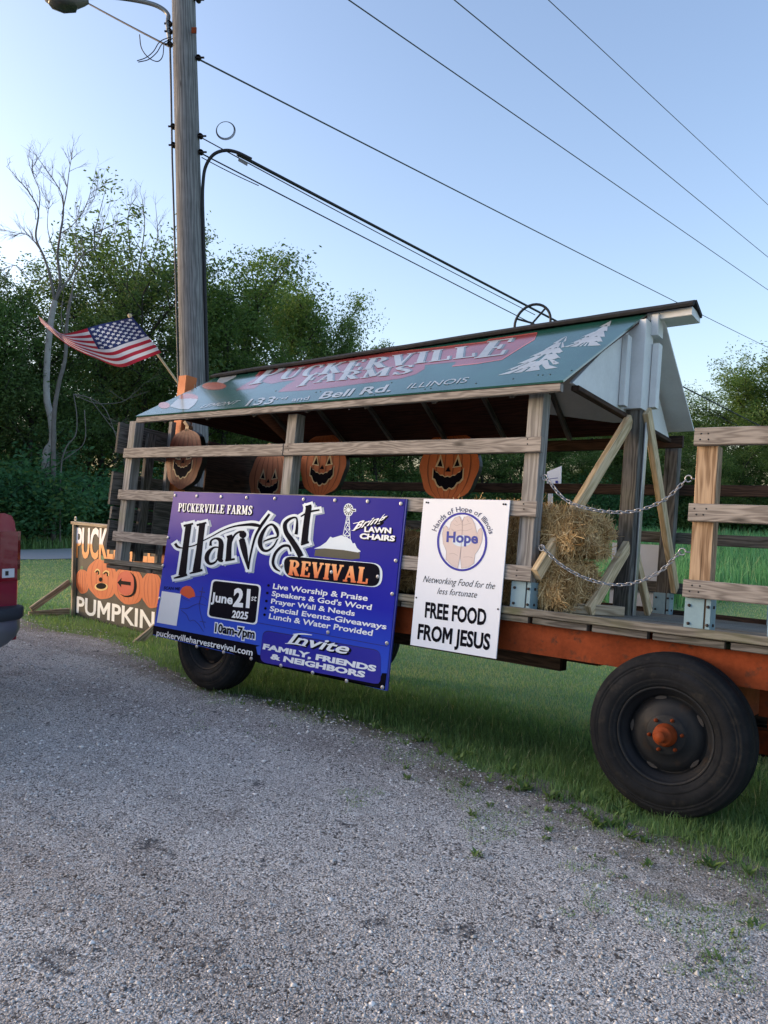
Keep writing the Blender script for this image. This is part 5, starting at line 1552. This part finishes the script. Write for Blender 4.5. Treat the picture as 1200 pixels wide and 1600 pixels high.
# road beyond the lawn, running away to the right
rd = ray(1526, 802); rd = Vector((rd.x, rd.y, 0)).normalized()
near_edge, far_edge = on_ground(70, 874.5), on_ground(70, 859)
rows = []
for k in range(90):
    s = -60 + k * 3.0 if k < 60 else 120 + (k - 60) * 12
    a, b = near_edge + rd * s, far_edge + rd * s
    rows.append([Vector((p.x, p.y, hgt(p.x, p.y) + .015)) for p in (a.lerp(b, t) for t in (0, .25, .5, .75, 1))])
mb = MB(); mb.grid(rows, False, True, flip=True); tag(mb.build('road', M['road']), kind='structure')
ROADX = near_edge.x
road_n = Vector((-rd.y, rd.x, 0))                       # across the road
if (far_edge - near_edge).dot(road_n) < 0: road_n = -road_n
def road_s(x, y): return (x - near_edge.x) * road_n.x + (y - near_edge.y) * road_n.y
ROADW = road_s(far_edge.x, far_edge.y)

# ------------------------------------------------------------------ many small faces at once
def mesh_np(name, V, nper, faces, tone, mat, uvq=None):
    """V (N, nper, 3); faces: list of index tuples per item"""
    Nn = len(V); me = bpy.data.meshes.new(name)
    me.vertices.add(Nn * nper); me.vertices.foreach_set('co', np.ascontiguousarray(V, np.float32).ravel())
    per = np.array([i for f in faces for i in f]); tot = np.array([len(f) for f in faces])
    li = (np.arange(Nn)[:, None] * nper + per[None, :]).ravel()
    lt = np.tile(tot, Nn); ls = np.concatenate([[0], np.cumsum(lt)[:-1]])
    me.loops.add(len(li)); me.loops.foreach_set('vertex_index', li.astype(np.int32))
    me.polygons.add(len(lt)); me.polygons.foreach_set('loop_start', ls.astype(np.int32)); me.polygons.foreach_set('loop_total', lt.astype(np.int32))
    a = me.attributes.new('tone', 'FLOAT', 'POINT'); a.data.foreach_set('value', np.repeat(tone, nper).astype(np.float32))
    me.materials.append(mat); me.update(calc_edges=True)
    return me
def leaf_mat(name, stops, trans=.35, rough=.6):
    m, nt, p = new_mat(name); n = N(nt)
    t = n('Attribute', attribute_name='tone').outputs['Fac']
    c = n.ramp(t, stops)
    n.link(c, p.inputs['Base Color']); p.inputs['Roughness'].default_value = rough; p.inputs['Specular IOR Level'].default_value = .25
    tr = n('BsdfTranslucent', {'Color': n.mix(1, c, (1.25, 1.3, .7), 'MULTIPLY')})
    mx = n('MixShader', {0: trans, 1: p.outputs[0], 2: tr.outputs[0]}); n.link(mx.outputs[0], nt.nodes['Material Output'].inputs[0])
    return m
GRASS = leaf_mat('grass_blades', [(0, (.075, .125, .040)), (.5, (.16, .275, .100)), (.85, (.26, .40, .165)), (1, (.48, .46, .26))], .4)
TALL = leaf_mat('tall_grass_blades', [(0, (.070, .19, .075)), (.5, (.16, .39, .16)), (.9, (.25, .49, .21)), (1, (.40, .48, .22))], .3)
WEED = leaf_mat('weed_leaves', [(0, (.05, .10, .03)), (.6, (.11, .19, .06)), (1, (.18, .27, .09))], .3)
def blades(name, X, Y, Hh, Wd, tone, mat, lean=.45):
    n_ = len(X); Z = H_v(X, Y)
    a = rng.uniform(0, 2 * np.pi, n_); l = np.abs(rng.normal(0, lean, n_)) * Hh; b = a + rng.normal(0, .5, n_)
    dx, dy = np.cos(a) * l, np.sin(a) * l; wx, wy = -np.sin(b) * Wd / 2, np.cos(b) * Wd / 2
    V = np.zeros((n_, 5, 3)); P = np.stack([X, Y, Z], 1)
    V[:] = P[:, None]
    V[:, 0, 0] -= wx; V[:, 0, 1] -= wy; V[:, 1, 0] += wx; V[:, 1, 1] += wy; V[:, :2, 2] -= .01
    for k, s in ((2, 1), (3, -1)):
        V[:, k, 0] += dx * .35 + s * wx * .8; V[:, k, 1] += dy * .35 + s * wy * .8; V[:, k, 2] += Hh * .6
    V[:, 4, 0] += dx; V[:, 4, 1] += dy; V[:, 4, 2] += Hh
    me = mesh_np(name, V, 5, [(0, 1, 2, 3), (3, 2, 4)], tone, mat)
    o = bpy.data.objects.new(name, me); COL.objects.link(o)
    return o
ax0 = math.atan2(fwd.x, fwd.y)
def polar(n_, r0, r1, half=52):
    th = ax0 + np.radians(rng.uniform(-half, half, n_)); r = np.exp(rng.uniform(math.log(r0), math.log(r1), n_))
    return CAM.x + np.sin(th) * r, CAM.y + np.cos(th) * r, r
def vnoise(X, Y, f, seed=0.0): return np.array([mnoise.noise(Vector((x * f, y * f, seed))) for x, y in zip(X, Y)])
def is_tall(X, Y):
    lim = np.where(X < -5, 4.9 - (X + 5) * .42, 4.9 + (X + 5) * 4.6)
    return Y > lim
rs = lambda X, Y: (X - near_edge.x) * road_n.x + (Y - near_edge.y) * road_n.y

X, Y, R = polar(520000, 2.6, 42)
e = edge(X) + .26 * vnoise(X, Y, 1.3, 4.0) + .14 * vnoise(X, Y, 4.5, 1.0) + .08 * vnoise(X, Y, 12, 6.0)
dd_ = Y - e
thin = np.clip((dd_ + .12) / .5, 0, 1) ** 1.6
spr = (dd_ < .10) & (dd_ > -.8) & (vnoise(X, Y, 2.7, 9.0) + .5 * vnoise(X, Y, 9, 2.0) > .02 + np.clip(-dd_, 0, 1) * .55 - .12 * np.clip(X + .8, 0, 1)) & (X > -3.2)
keep = ((rng.uniform(0, 1, len(X)) < thin) | (spr & (rng.uniform(0, 1, len(X)) < .6))) & ~is_tall(X, Y) & (rs(X, Y) < -.05)
X, Y, R, dd_ = X[keep], Y[keep], R[keep], dd_[keep]
rough_zone = np.exp(-((dd_ - .7) / .75) ** 2) * np.clip((X + 7) / 3, 0.25, 1)
pn = vnoise(X, Y, 1.3, 5.0)
Hh = (.024 + .036 * rough_zone * (1 + .6 * pn) + .012 * rng.uniform(0, 1, len(X))) * rng.uniform(.6, 1.35, len(X))
Hh *= np.clip(.42 + dd_ / .35, .42, 1) * (1 + .35 * vnoise(X, Y, 5, 3.0))
Wd = np.maximum(.0032, R * .00075) * rng.uniform(.7, 1.3, len(X))
tone = np.clip(.48 + .22 * vnoise(X, Y, .8, 2.0) + .12 * vnoise(X, Y, 5, 7.0) + rng.normal(0, .16, len(X)) + .12 - .20 * rough_zone + .30 * np.clip((dd_ - 1.2) / 1.2, 0, 1), 0, .97)  # last term lightens blades behind the wagon, painting in the open light
tone[rng.uniform(0, 1, len(X)) < .025] = 1
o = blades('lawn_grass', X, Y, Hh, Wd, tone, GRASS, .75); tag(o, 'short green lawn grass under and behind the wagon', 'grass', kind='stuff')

X, Y, R = polar(190000, 6, 60)
keep = is_tall(X, Y) & (rs(X, Y) < -1.5)
X, Y, R = X[keep], Y[keep], R[keep]
Hh = (.80 + .2 * vnoise(X, Y, .5, 3.0)) * rng.uniform(.55, 1.15, len(X))
lim = np.where(X < -5, 4.9 - (X + 5) * .42, 4.9 + (X + 5) * 4.6); Hh *= np.clip(.6 + (Y - lim) / 2.5, .6, 1)
tone = np.clip(.45 + .3 * vnoise(X, Y, .6, 6.0) + .2 * vnoise(X, Y, 3, 2.0) + rng.normal(0, .27, len(X)), 0, .96); tone[rng.uniform(0, 1, len(X)) < .04] = 1
o = blades('tall_grass', X, Y, Hh, np.maximum(.010, R * .0013) * rng.uniform(.7, 1.4, len(X)), tone, TALL, .3); tag(o, 'tall blue green grass growing in the field behind the wagon', 'grass', kind='stuff')

# rough verge on the far side of the road
s_ = rng.uniform(-45, 130, 60000); w_ = ROADW + .3 + np.abs(rng.normal(0, 2.2, 60000))
X, Y = near_edge.x + rd.x * s_ + road_n.x * w_, near_edge.y + rd.y * s_ + road_n.y * w_
tone = np.clip(.6 + .2 * vnoise(X, Y, .5, 6.0) + rng.normal(0, .18, len(X)), 0, 1)
o = blades('verge_grass', X, Y, (.25 + .25 * np.clip(w_ - ROADW, 0, 3) / 3) * rng.uniform(.5, 1.4, len(X)), rng.uniform(.025, .06, len(X)), tone, GRASS, .4); tag(o, 'rough grass along the far side of the road', 'grass', kind='stuff')

# broad-leaved weeds at the gravel's edge
Vs, tn = [], []
cnt = 0
while cnt < 420:
    x = rng.uniform(-3.2, 1.4); far_in = cnt > 110; y = float(edge(x)) + (abs(rng.normal(.1, .45)) if far_in else rng.normal(-.05, .28))
    if rng.uniform() > .35 + .5 * (x > -.9): cnt += 1; continue
    cnt += 1
    s = rng.uniform(.5, 1.3); z = hgt(x, y)
    for k in range(int(rng.uniform(6, 14))):
        a = rng.uniform(0, 6.28); el = rng.uniform(.5, 1.35); L = s * rng.uniform(.015, .04) * (1.5 if far_in else 1); w = L * .18
        d = np.array([math.cos(a) * math.cos(el), math.sin(a) * math.cos(el), math.sin(el)]); sdv_ = np.array([-math.sin(a), math.cos(a), 0]) * w
        p = np.array([x, y, z]) + rng.normal(0, .012, 3) * np.array([1, 1, 0]); m_ = p + d * L * .6
        Vs.append([p, m_ + sdv_, p + d * L + np.array([math.cos(a), math.sin(a), -.4]) * L * .2, m_ - sdv_]); tn.append(rng.uniform(.2, 1))
me = mesh_np('weeds', np.array(Vs), 4, [(0, 1, 2, 3)], np.array(tn), WEED)
o = bpy.data.objects.new('weeds', me); COL.objects.link(o); tag(o, 'small broad leaved weeds along the edge of the gravel', 'weeds', kind='stuff')

# loose stones on the gravel
M['stones'] = leaf_mat('loose_stones', [(0, (.05, .05, .055)), (.3, (.30, .295, .29)), (.7, (.58, .57, .545)), (1, (.76, .75, .73))], 0, .85)
OCT = np.array([(1, 0, 0), (-1, 0, 0), (0, 1, 0), (0, -1, 0), (0, 0, 1), (.7, .7, -.2), (-.7, .7, -.2), (-.7, -.7, -.2), (.7, -.7, -.2)], float)
X, Y, R = polar(80000, 1.6, 16, 46)
keep = (Y < edge(X) + .15); X, Y, R = X[keep], Y[keep], R[keep]
n_ = len(X); S = np.exp(rng.normal(math.log(.0031), .40, n_)) * np.clip(R / 3.2, 1, 2)
S = np.minimum(S, .014)
a = rng.uniform(0, 6.28, n_); V = np.zeros((n_, 9, 3))
sc = S[:, None] * rng.uniform(.6, 1.3, (n_, 3)) * np.array([1, 1, .7])
Q = OCT[None] * sc[:, None, :] * rng.uniform(.75, 1.2, (n_, 9, 1))
V[..., 0] = X[:, None] + Q[..., 0] * np.cos(a)[:, None] - Q[..., 1] * np.sin(a)[:, None]
V[..., 1] = Y[:, None] + Q[..., 0] * np.sin(a)[:, None] + Q[..., 1] * np.cos(a)[:, None]
V[..., 2] = H_v(X, Y)[:, None] + .004 + Q[..., 2] + S[:, None] * .15
me = mesh_np('loose_stones', V, 9, [(4, 0, 5), (4, 5, 2), (4, 2, 6), (4, 6, 1), (4, 1, 7), (4, 7, 3), (4, 3, 8), (4, 8, 0), (0, 8, 5), (2, 5, 6), (1, 6, 7), (3, 7, 8)], np.clip(rng.normal(.55, .24, n_), 0, 1), M['stones'])
o = bpy.data.objects.new('gravel_stones', me); COL.objects.link(o); tag(o, 'loose crushed stones lying on the gravel yard', 'gravel', kind='stuff')

# ------------------------------------------------------------------ trees
BARK = paint('bark', (.055, .05, .045), .9, .35, .15, scale=3, bump=.4)
PALE = paint('pale_dead_bark', (.36, .34, .325), .9, .35, .15, scale=1.5, bump=.3, rust=(.09, .075, .065))
GREYB = paint('grey_dead_bark', (.17, .155, .145), .9, .35, .15, scale=3, bump=.3)
LEAVES = [leaf_mat('leaves_dark', [(0, (.042, .090, .030)), (.5, (.115, .195, .062)), (1, (.22, .31, .11))], .42),
          leaf_mat('leaves_mid', [(0, (.040, .080, .024)), (.5, (.105, .18, .052)), (1, (.20, .28, .095))], .45),
          leaf_mat('leaves_olive', [(0, (.040, .078, .028)), (.5, (.095, .160, .055)), (1, (.18, .25, .09))], .42)]
def leaf_cloud(name, C_, rad, per, size, mat, seed):
    r_ = np.random.default_rng(seed); n_ = len(C_) * per
    ct = np.repeat(r_.normal(.45, .17, len(C_)), per)
    P = np.repeat(C_, per, 0) + np.clip(r_.normal(0, 1, (n_, 3)), -1.7, 1.7) * np.repeat(rad, per)[:, None] * np.array([1, 1, .75])
    a = r_.normal(0, 1, (n_, 3)); a[:, 2] *= .6; a /= np.linalg.norm(a, axis=1)[:, None]
    b = r_.normal(0, 1, (n_, 3)); b -= a * (a * b).sum(1)[:, None]; b /= np.linalg.norm(b, axis=1)[:, None]
    L = size * r_.uniform(.6, 1.3, n_)[:, None]
    V = np.stack([P - a * L, P + b * L * .45, P + a * L, P - b * L * .45], 1)
    return mesh_np(name, V, 4, [(0, 1, 2, 3)], np.clip(ct + r_.normal(0, .14, n_), 0, 1), mat)
def tree_variant(seed, spread, low, per, mat, size=.0125, sub=4, rad=.048):
    """crown and trunk of a tree one unit high"""
    r_ = random.Random(seed); tips = []; mb = MB()
    trunk = [Vector((0, 0, -.03))]; d = Vector((r_.uniform(-.1, .1), r_.uniform(-.1, .1), 1))
    for k in range(7): trunk.append(trunk[-1] + d * .12 + Vector((r_.uniform(-.02, .02), r_.uniform(-.02, .02), 0)))
    mb.tube(trunk, [.018, .016, .014, .012, .010, .008, .006, .003], 7)
    nl = 13
    for k in range(nl):
        t = low + (.82 - low) * k / (nl - 1); i = min(6, int(t / .12)); st = trunk[i + 0].lerp(trunk[i + 1], .5)
        az = k * 2.4 + r_.uniform(-.5, .5); up = .25 + .9 * t + r_.uniform(-.15, .2)
        L = spread * (1 - .45 * abs(t - .45) / .5) * r_.uniform(.7, 1.15)
        dv = Vector((math.cos(az), math.sin(az), up)).normalized()
        mid = st + dv * L * .5 + Vector((0, 0, r_.uniform(0, .03))); end = st + dv * L + Vector((0, 0, .02))
        mb.tube([st, mid, end], [.006, .004, .0016], 5)
        for j in range(sub):
            f = (.35, .6, .85, 1)[j % 4]; b0 = st.lerp(end, f)
            sv = (dv + Vector((r_.gauss(0, .6), r_.gauss(0, .6), r_.gauss(.15, .4)))).normalized()
            e2 = b0 + sv * L * r_.uniform(.25, .5); mb.tube([b0, e2], [.003, .001], 4)
            tips += [e2, b0.lerp(e2, .55)]
            for q in range(2):
                e3 = e2 + Vector((r_.gauss(0, .05), r_.gauss(0, .05), r_.gauss(.02, .045))); mb.tube([e2.lerp(b0, .3), e3], [.0018, .0006], 4); tips.append(e3)
    for k in range(5): tips.append(trunk[-1] + Vector((r_.gauss(0, .05), r_.gauss(0, .05), r_.uniform(-.08, .06))))
    C_ = np.array([tuple(t) for t in tips]); rad_ = rad * np.random.default_rng(seed).uniform(.45, 1.25, len(C_))
    h = np.percentile(C_[:, 2], 99)
    cm = leaf_cloud('crown', C_, rad_, per, size, mat, seed)
    o = mb.build('trunk', BARK); tm = o.data; bpy.data.objects.remove(o)
    return cm, tm, h + .02
def shrub_variant(seed, per, mat):
    r_ = random.Random(seed); tips = []; mb = MB()
    for k in range(16):
        a = r_.uniform(0, 6.28); rr = r_.uniform(.1, .75); e = Vector((math.cos(a) * rr, math.sin(a) * rr, r_.uniform(.35, 1) * (1 - .4 * rr)))
        mb.tube([Vector((0, 0, -.05)), e * .5 + Vector((0, 0, .08)), e], [.02, .012, .004], 5)
        for j in range(5): tips.append(e * r_.uniform(.45, 1.0) + Vector((r_.gauss(0, .12), r_.gauss(0, .12), r_.gauss(0, .08))))
    C_ = np.array([tuple(t) for t in tips]); C_[:, 2] = np.abs(C_[:, 2])
    cm = leaf_cloud('foliage', C_, np.full(len(C_), .13), per, .027, mat, seed)
    o = mb.build('stems', BARK); tm = o.data; bpy.data.objects.remove(o)
    return cm, tm, 1.0
TREES = [tree_variant(1, .40, .16, 150, LEAVES[0], .0070), tree_variant(2, .34, .12, 130, LEAVES[1], .0068, 4, .040), tree_variant(3, .44, .2, 120, LEAVES[1], .0070, 4, .036), tree_variant(4, .36, .25, 100, LEAVES[2], .0070, 4, .034), tree_variant(5, .30, .1, 150, LEAVES[0], .0070), tree_variant(6, .36, .16, 105, LEAVES[1], .0074, 4, .038), tree_variant(8, .16, .3, 60, LEAVES[1], .0066, 3, .025)]
LEAVES.append(leaf_mat('shrub_leaves', [(0, (.022, .075, .032)), (.5, (.060, .165, .070)), (1, (.14, .28, .11))], .4))
SHRUBS = [shrub_variant(21, 110, LEAVES[3]), shrub_variant(22, 110, LEAVES[1]), shrub_variant(23, 110, LEAVES[3])]
def put_tree(var, pos, height, wide, label, cat, group, name, names=('crown', 'trunk')):
    cm, tm, h = var
    t = thing(name, label, cat, pos, IDN, group)
    s = height / h
    t.scale = (s * wide, s * wide, s); t.rotation_euler = (0, 0, random.uniform(0, 6.28))
    for nm, me in zip(names, (cm, tm)):
        o = bpy.data.objects.new(nm, me); COL.objects.link(o); o.parent = t
    return t
def tree_px(var, px, top, d, wide=1.0, label='dense leafy tree in the wood across the road', group='trees of the wood across the road', name='leafy_tree', cat='tree'):
    p = atd(px, 800, d); z = hgt(p.x, p.y); ztop = atd(px, top, d).z
    return put_tree(TREES[var], (p.x, p.y, z), ztop - z, wide, label, cat, group, name)
def wood_depth(px, extra=0.0):                          # depth at which a sight line meets the line of the wood
    r = ray(px, 800); k = ROADW + 5.5 + extra
    return (k - road_s(CAM.x, CAM.y)) / (r.x * road_n.x + r.y * road_n.y)
# front row, then a second row behind
front = [(-520, 330, 1), (-440, 350, 0), (-360, 340, 1), (-290, 360, 4), (-215, 370, 0), (-150, 380, 1), (-95, 430, 0), (-45, 440, 3), (-5, 415, 3), (30, 455, 3), (60, 560, 4), (125, 520, 3), (165, 430, 3), (205, 385, 3), (250, 352, 3), (300, 470, 2), (348, 425, 5), (398, 414, 5), (446, 408, 5), (486, 455, 5), (522, 512, 1), (576, 536, 6)]  # leftmost trees extend the wood out of view, added to block low sun
for px, top, v in front:
    tree_px(v, px, top, wood_depth(px, random.uniform(-.5, 2.5)), random.uniform(.85, 1.1) * (.8 if px > 460 else 1), name='leafy_tree')
for px, top in ((-120, 540), (-30, 600), (30, 630), (85, 640), (140, 620), (185, 600), (235, 560), (285, 610), (330, 640), (375, 650), (425, 650), (470, 655), (515, 660)):
    tree_px(random.choice((0, 4)), px, top, wood_depth(px, 6 + random.uniform(0, 3)), 1.25, 'dark inner tree of the wood, behind the front row', 'inner trees of the wood')
for px, top in ((575, 600), (640, 640), (700, 650), (760, 655), (820, 655), (880, 640), (940, 640), (1000, 650), (1050, 660), (560, 640), (610, 655), (670, 665), (730, 670), (790, 672), (850, 668), (910, 660), (970, 662), (1030, 672)):
    tree_px(random.choice((0, 1, 4)), px, top, wood_depth(px, random.uniform(0, 3)) if px < 700 else random.uniform(52, 60), 1.4, 'tree seen low under the wagon roof, in the wood', 'trees seen under the wagon roof')
for px, top, v, d in ((1095, 640, 1, 60), (1130, 608, 2, 57), (1172, 566, 1, 54), (1228, 556, 2, 52), (1290, 545, 1, 50), (1360, 530, 0, 50), (1450, 520, 1, 58), (1560, 530, 0, 62), (1680, 540, 2, 60), (1800, 520, 1, 62), (1950, 540, 0, 60), (2120, 520, 1, 58), (1110, 700, 0, 50), (1160, 690, 1, 50), (1210, 690, 1, 49)):
    tree_px(v, px, top, d, 1.15, 'light green leafy tree beyond the right end of the wagon', 'trees beyond the right end of the wagon')
k = 0
for px in list(range(-140, 1340, 34)):
    d = min(wood_depth(px, -2.8 + random.uniform(-.4, .9)), random.uniform(50, 54)); p = atd(px, 800, d); z = hgt(p.x, p.y)
    ht = random.uniform(2.4, 4.2) * (1 if px < 700 else 1.15)
    put_tree(SHRUBS[k % 3], (p.x, p.y, z), ht, random.uniform(.9, 1.25), 'dense green shrub at the foot of the wood', 'shrub', 'shrubs along the foot of the wood', 'shrub', ('foliage', 'stems')); k += 1

# dead trees standing in front of the wood
def bare_tree(name, label, limbs, d, seed, mats, twigs=8):
    r_ = random.Random(seed)
    p0 = limbs[0][0][0]; g = atd(p0[0], 800, d); base = Vector((g.x, g.y, hgt(g.x, g.y)))
    t = thing(name, label, 'tree', base)
    mt, mbr = MB(), MB()
    px_m = F_PX / d
    for li, (pts, w0_, w1_) in enumerate(limbs):
        sway = [r_.uniform(-.5, .5) * (0 if li == 0 else 1) * i / len(pts) for i in range(len(pts))]
        P = [atd(x, y, d + s) for (x, y), s in zip(pts, sway)]
        if li == 0: P = [base - UPV * .1] + P
        Q = [Vector(q) for q in catmull(P, 5)]
        R = [(w0_ + (w1_ - w0_) * i / (len(Q) - 1)) / px_m / 2 * (.85 if li == 0 else .7) for i in range(len(Q))]
        (mt if li == 0 else mbr).tube(Q, R, 7)
        if li == 0: continue
        def twig(p, dv, L, r, depth):
            e = p + dv * L; m_ = p + dv * L * .5 + Vector((r_.gauss(0, .05), r_.gauss(0, .05), r_.gauss(0, .04))) * L
            mbr.tube([p, m_, e], [r, r * .75, r * .35], 4)
            if depth:
                for q in range(r_.choice((2, 3))):
                    nd = (dv + Vector((r_.gauss(0, .42), r_.gauss(0, .42), r_.gauss(.14, .3)))).normalized()
                    twig(p.lerp(e, r_.uniform(.4, 1)), nd, L * r_.uniform(.5, .8), r * .55, depth - 1)
        for q in range(twigs):
            i = int(len(Q) * r_.uniform(.35, .98)); i = min(i, len(Q) - 2)
            dv = (Q[i + 1] - Q[i]).normalized(); nd = (dv + Vector((r_.gauss(0, .5), r_.gauss(0, .5), r_.gauss(.1, .35)))).normalized()
            twig(Q[i], nd, r_.uniform(.45, 1.1) * 30 / px_m, max(.011, R[i] * .45), 2)
        twig(Q[-1], (Q[-1] - Q[-2]).normalized(), .7, R[-1], 2)
    mt.build('trunk', mats[0], t); mbr.build('branches', mats[1], t)
DD = wood_depth(75, -3.4)
bare_tree('dead_tree', 'tall dead tree with pale bark and bare forked branches, left of the flag', [
    ([(70, 790), (72, 712), (82, 690), (80, 655), (73, 620), (74, 560), (80, 500), (86, 470)], 15, 10),
    ([(86, 472), (78, 430), (68, 400), (56, 370), (60, 330), (45, 300), (28, 280)], 7, 1.6), ([(86, 472), (94, 440), (90, 400), (95, 360), (99, 330), (95, 300), (70, 262)], 7.5, 1.5), ([(86, 472), (96, 452), (112, 430), (128, 400), (150, 385), (162, 350)], 6, 1.4),
    ([(97, 335), (104, 300), (108, 268), (112, 245)], 3, 1), ([(94, 365), (115, 350), (135, 320), (148, 275)], 2.4, .9), ([(60, 335), (62, 300), (50, 268), (55, 255)], 2.4, .9), ([(92, 410), (80, 380), (74, 350), (78, 310)], 2.6, .8), ([(115, 425), (120, 390), (118, 360), (122, 335)], 2.2, .8), ([(66, 395), (45, 368), (22, 364)], 2.2, .8), ([(74, 430), (50, 440), (25, 415), (0, 425)], 2.6, 1)], DD, 4, (PALE, GREYB), 9)
bare_tree('dead_tree', 'leaning grey dead trunk just right of the tall dead tree', [([(84, 790), (84, 660), (92, 600), (102, 560), (105, 500), (112, 460)], 10, 5), ([(112, 460), (118, 430), (130, 410), (128, 380)], 4, 1.2), ([(104, 540), (96, 500), (98, 470)], 3, 1)], DD - .6, 7, (GREYB, GREYB), 3)
bare_tree('dead_tree', 'bare grey treetop rising above the dark tree left of the pole', [([(215, 800), (213, 600), (212, 440)], 8, 5), ([(212, 440), (205, 400), (200, 350), (205, 315)], 4, 1), ([(212, 440), (220, 400), (226, 350), (222, 310)], 4, 1), ([(212, 440), (195, 420), (182, 390), (178, 355)], 3, 1), ([(212, 440), (235, 410), (246, 370), (244, 330)], 3, 1)], wood_depth(215, 1.5), 9, (GREYB, GREYB), 7)
bare_tree('fallen_branch', 'bare fallen branches arching low between the dead tree and the wagon', [([(95, 740), (103, 700), (118, 680), (120, 650), (115, 616)], 3, 1.6), ([(115, 616), (140, 622), (165, 640), (185, 690), (205, 720)], 2.4, 1), ([(118, 618), (150, 630), (190, 628), (215, 610)], 2.2, .8), ([(132, 640), (132, 690), (105, 715)], 2.4, 1.4), ([(140, 622), (165, 655), (192, 690)], 1.8, .8)], DD - 1.0, 12, (GREYB, GREYB), 2)
bpy.context.view_layer.update()
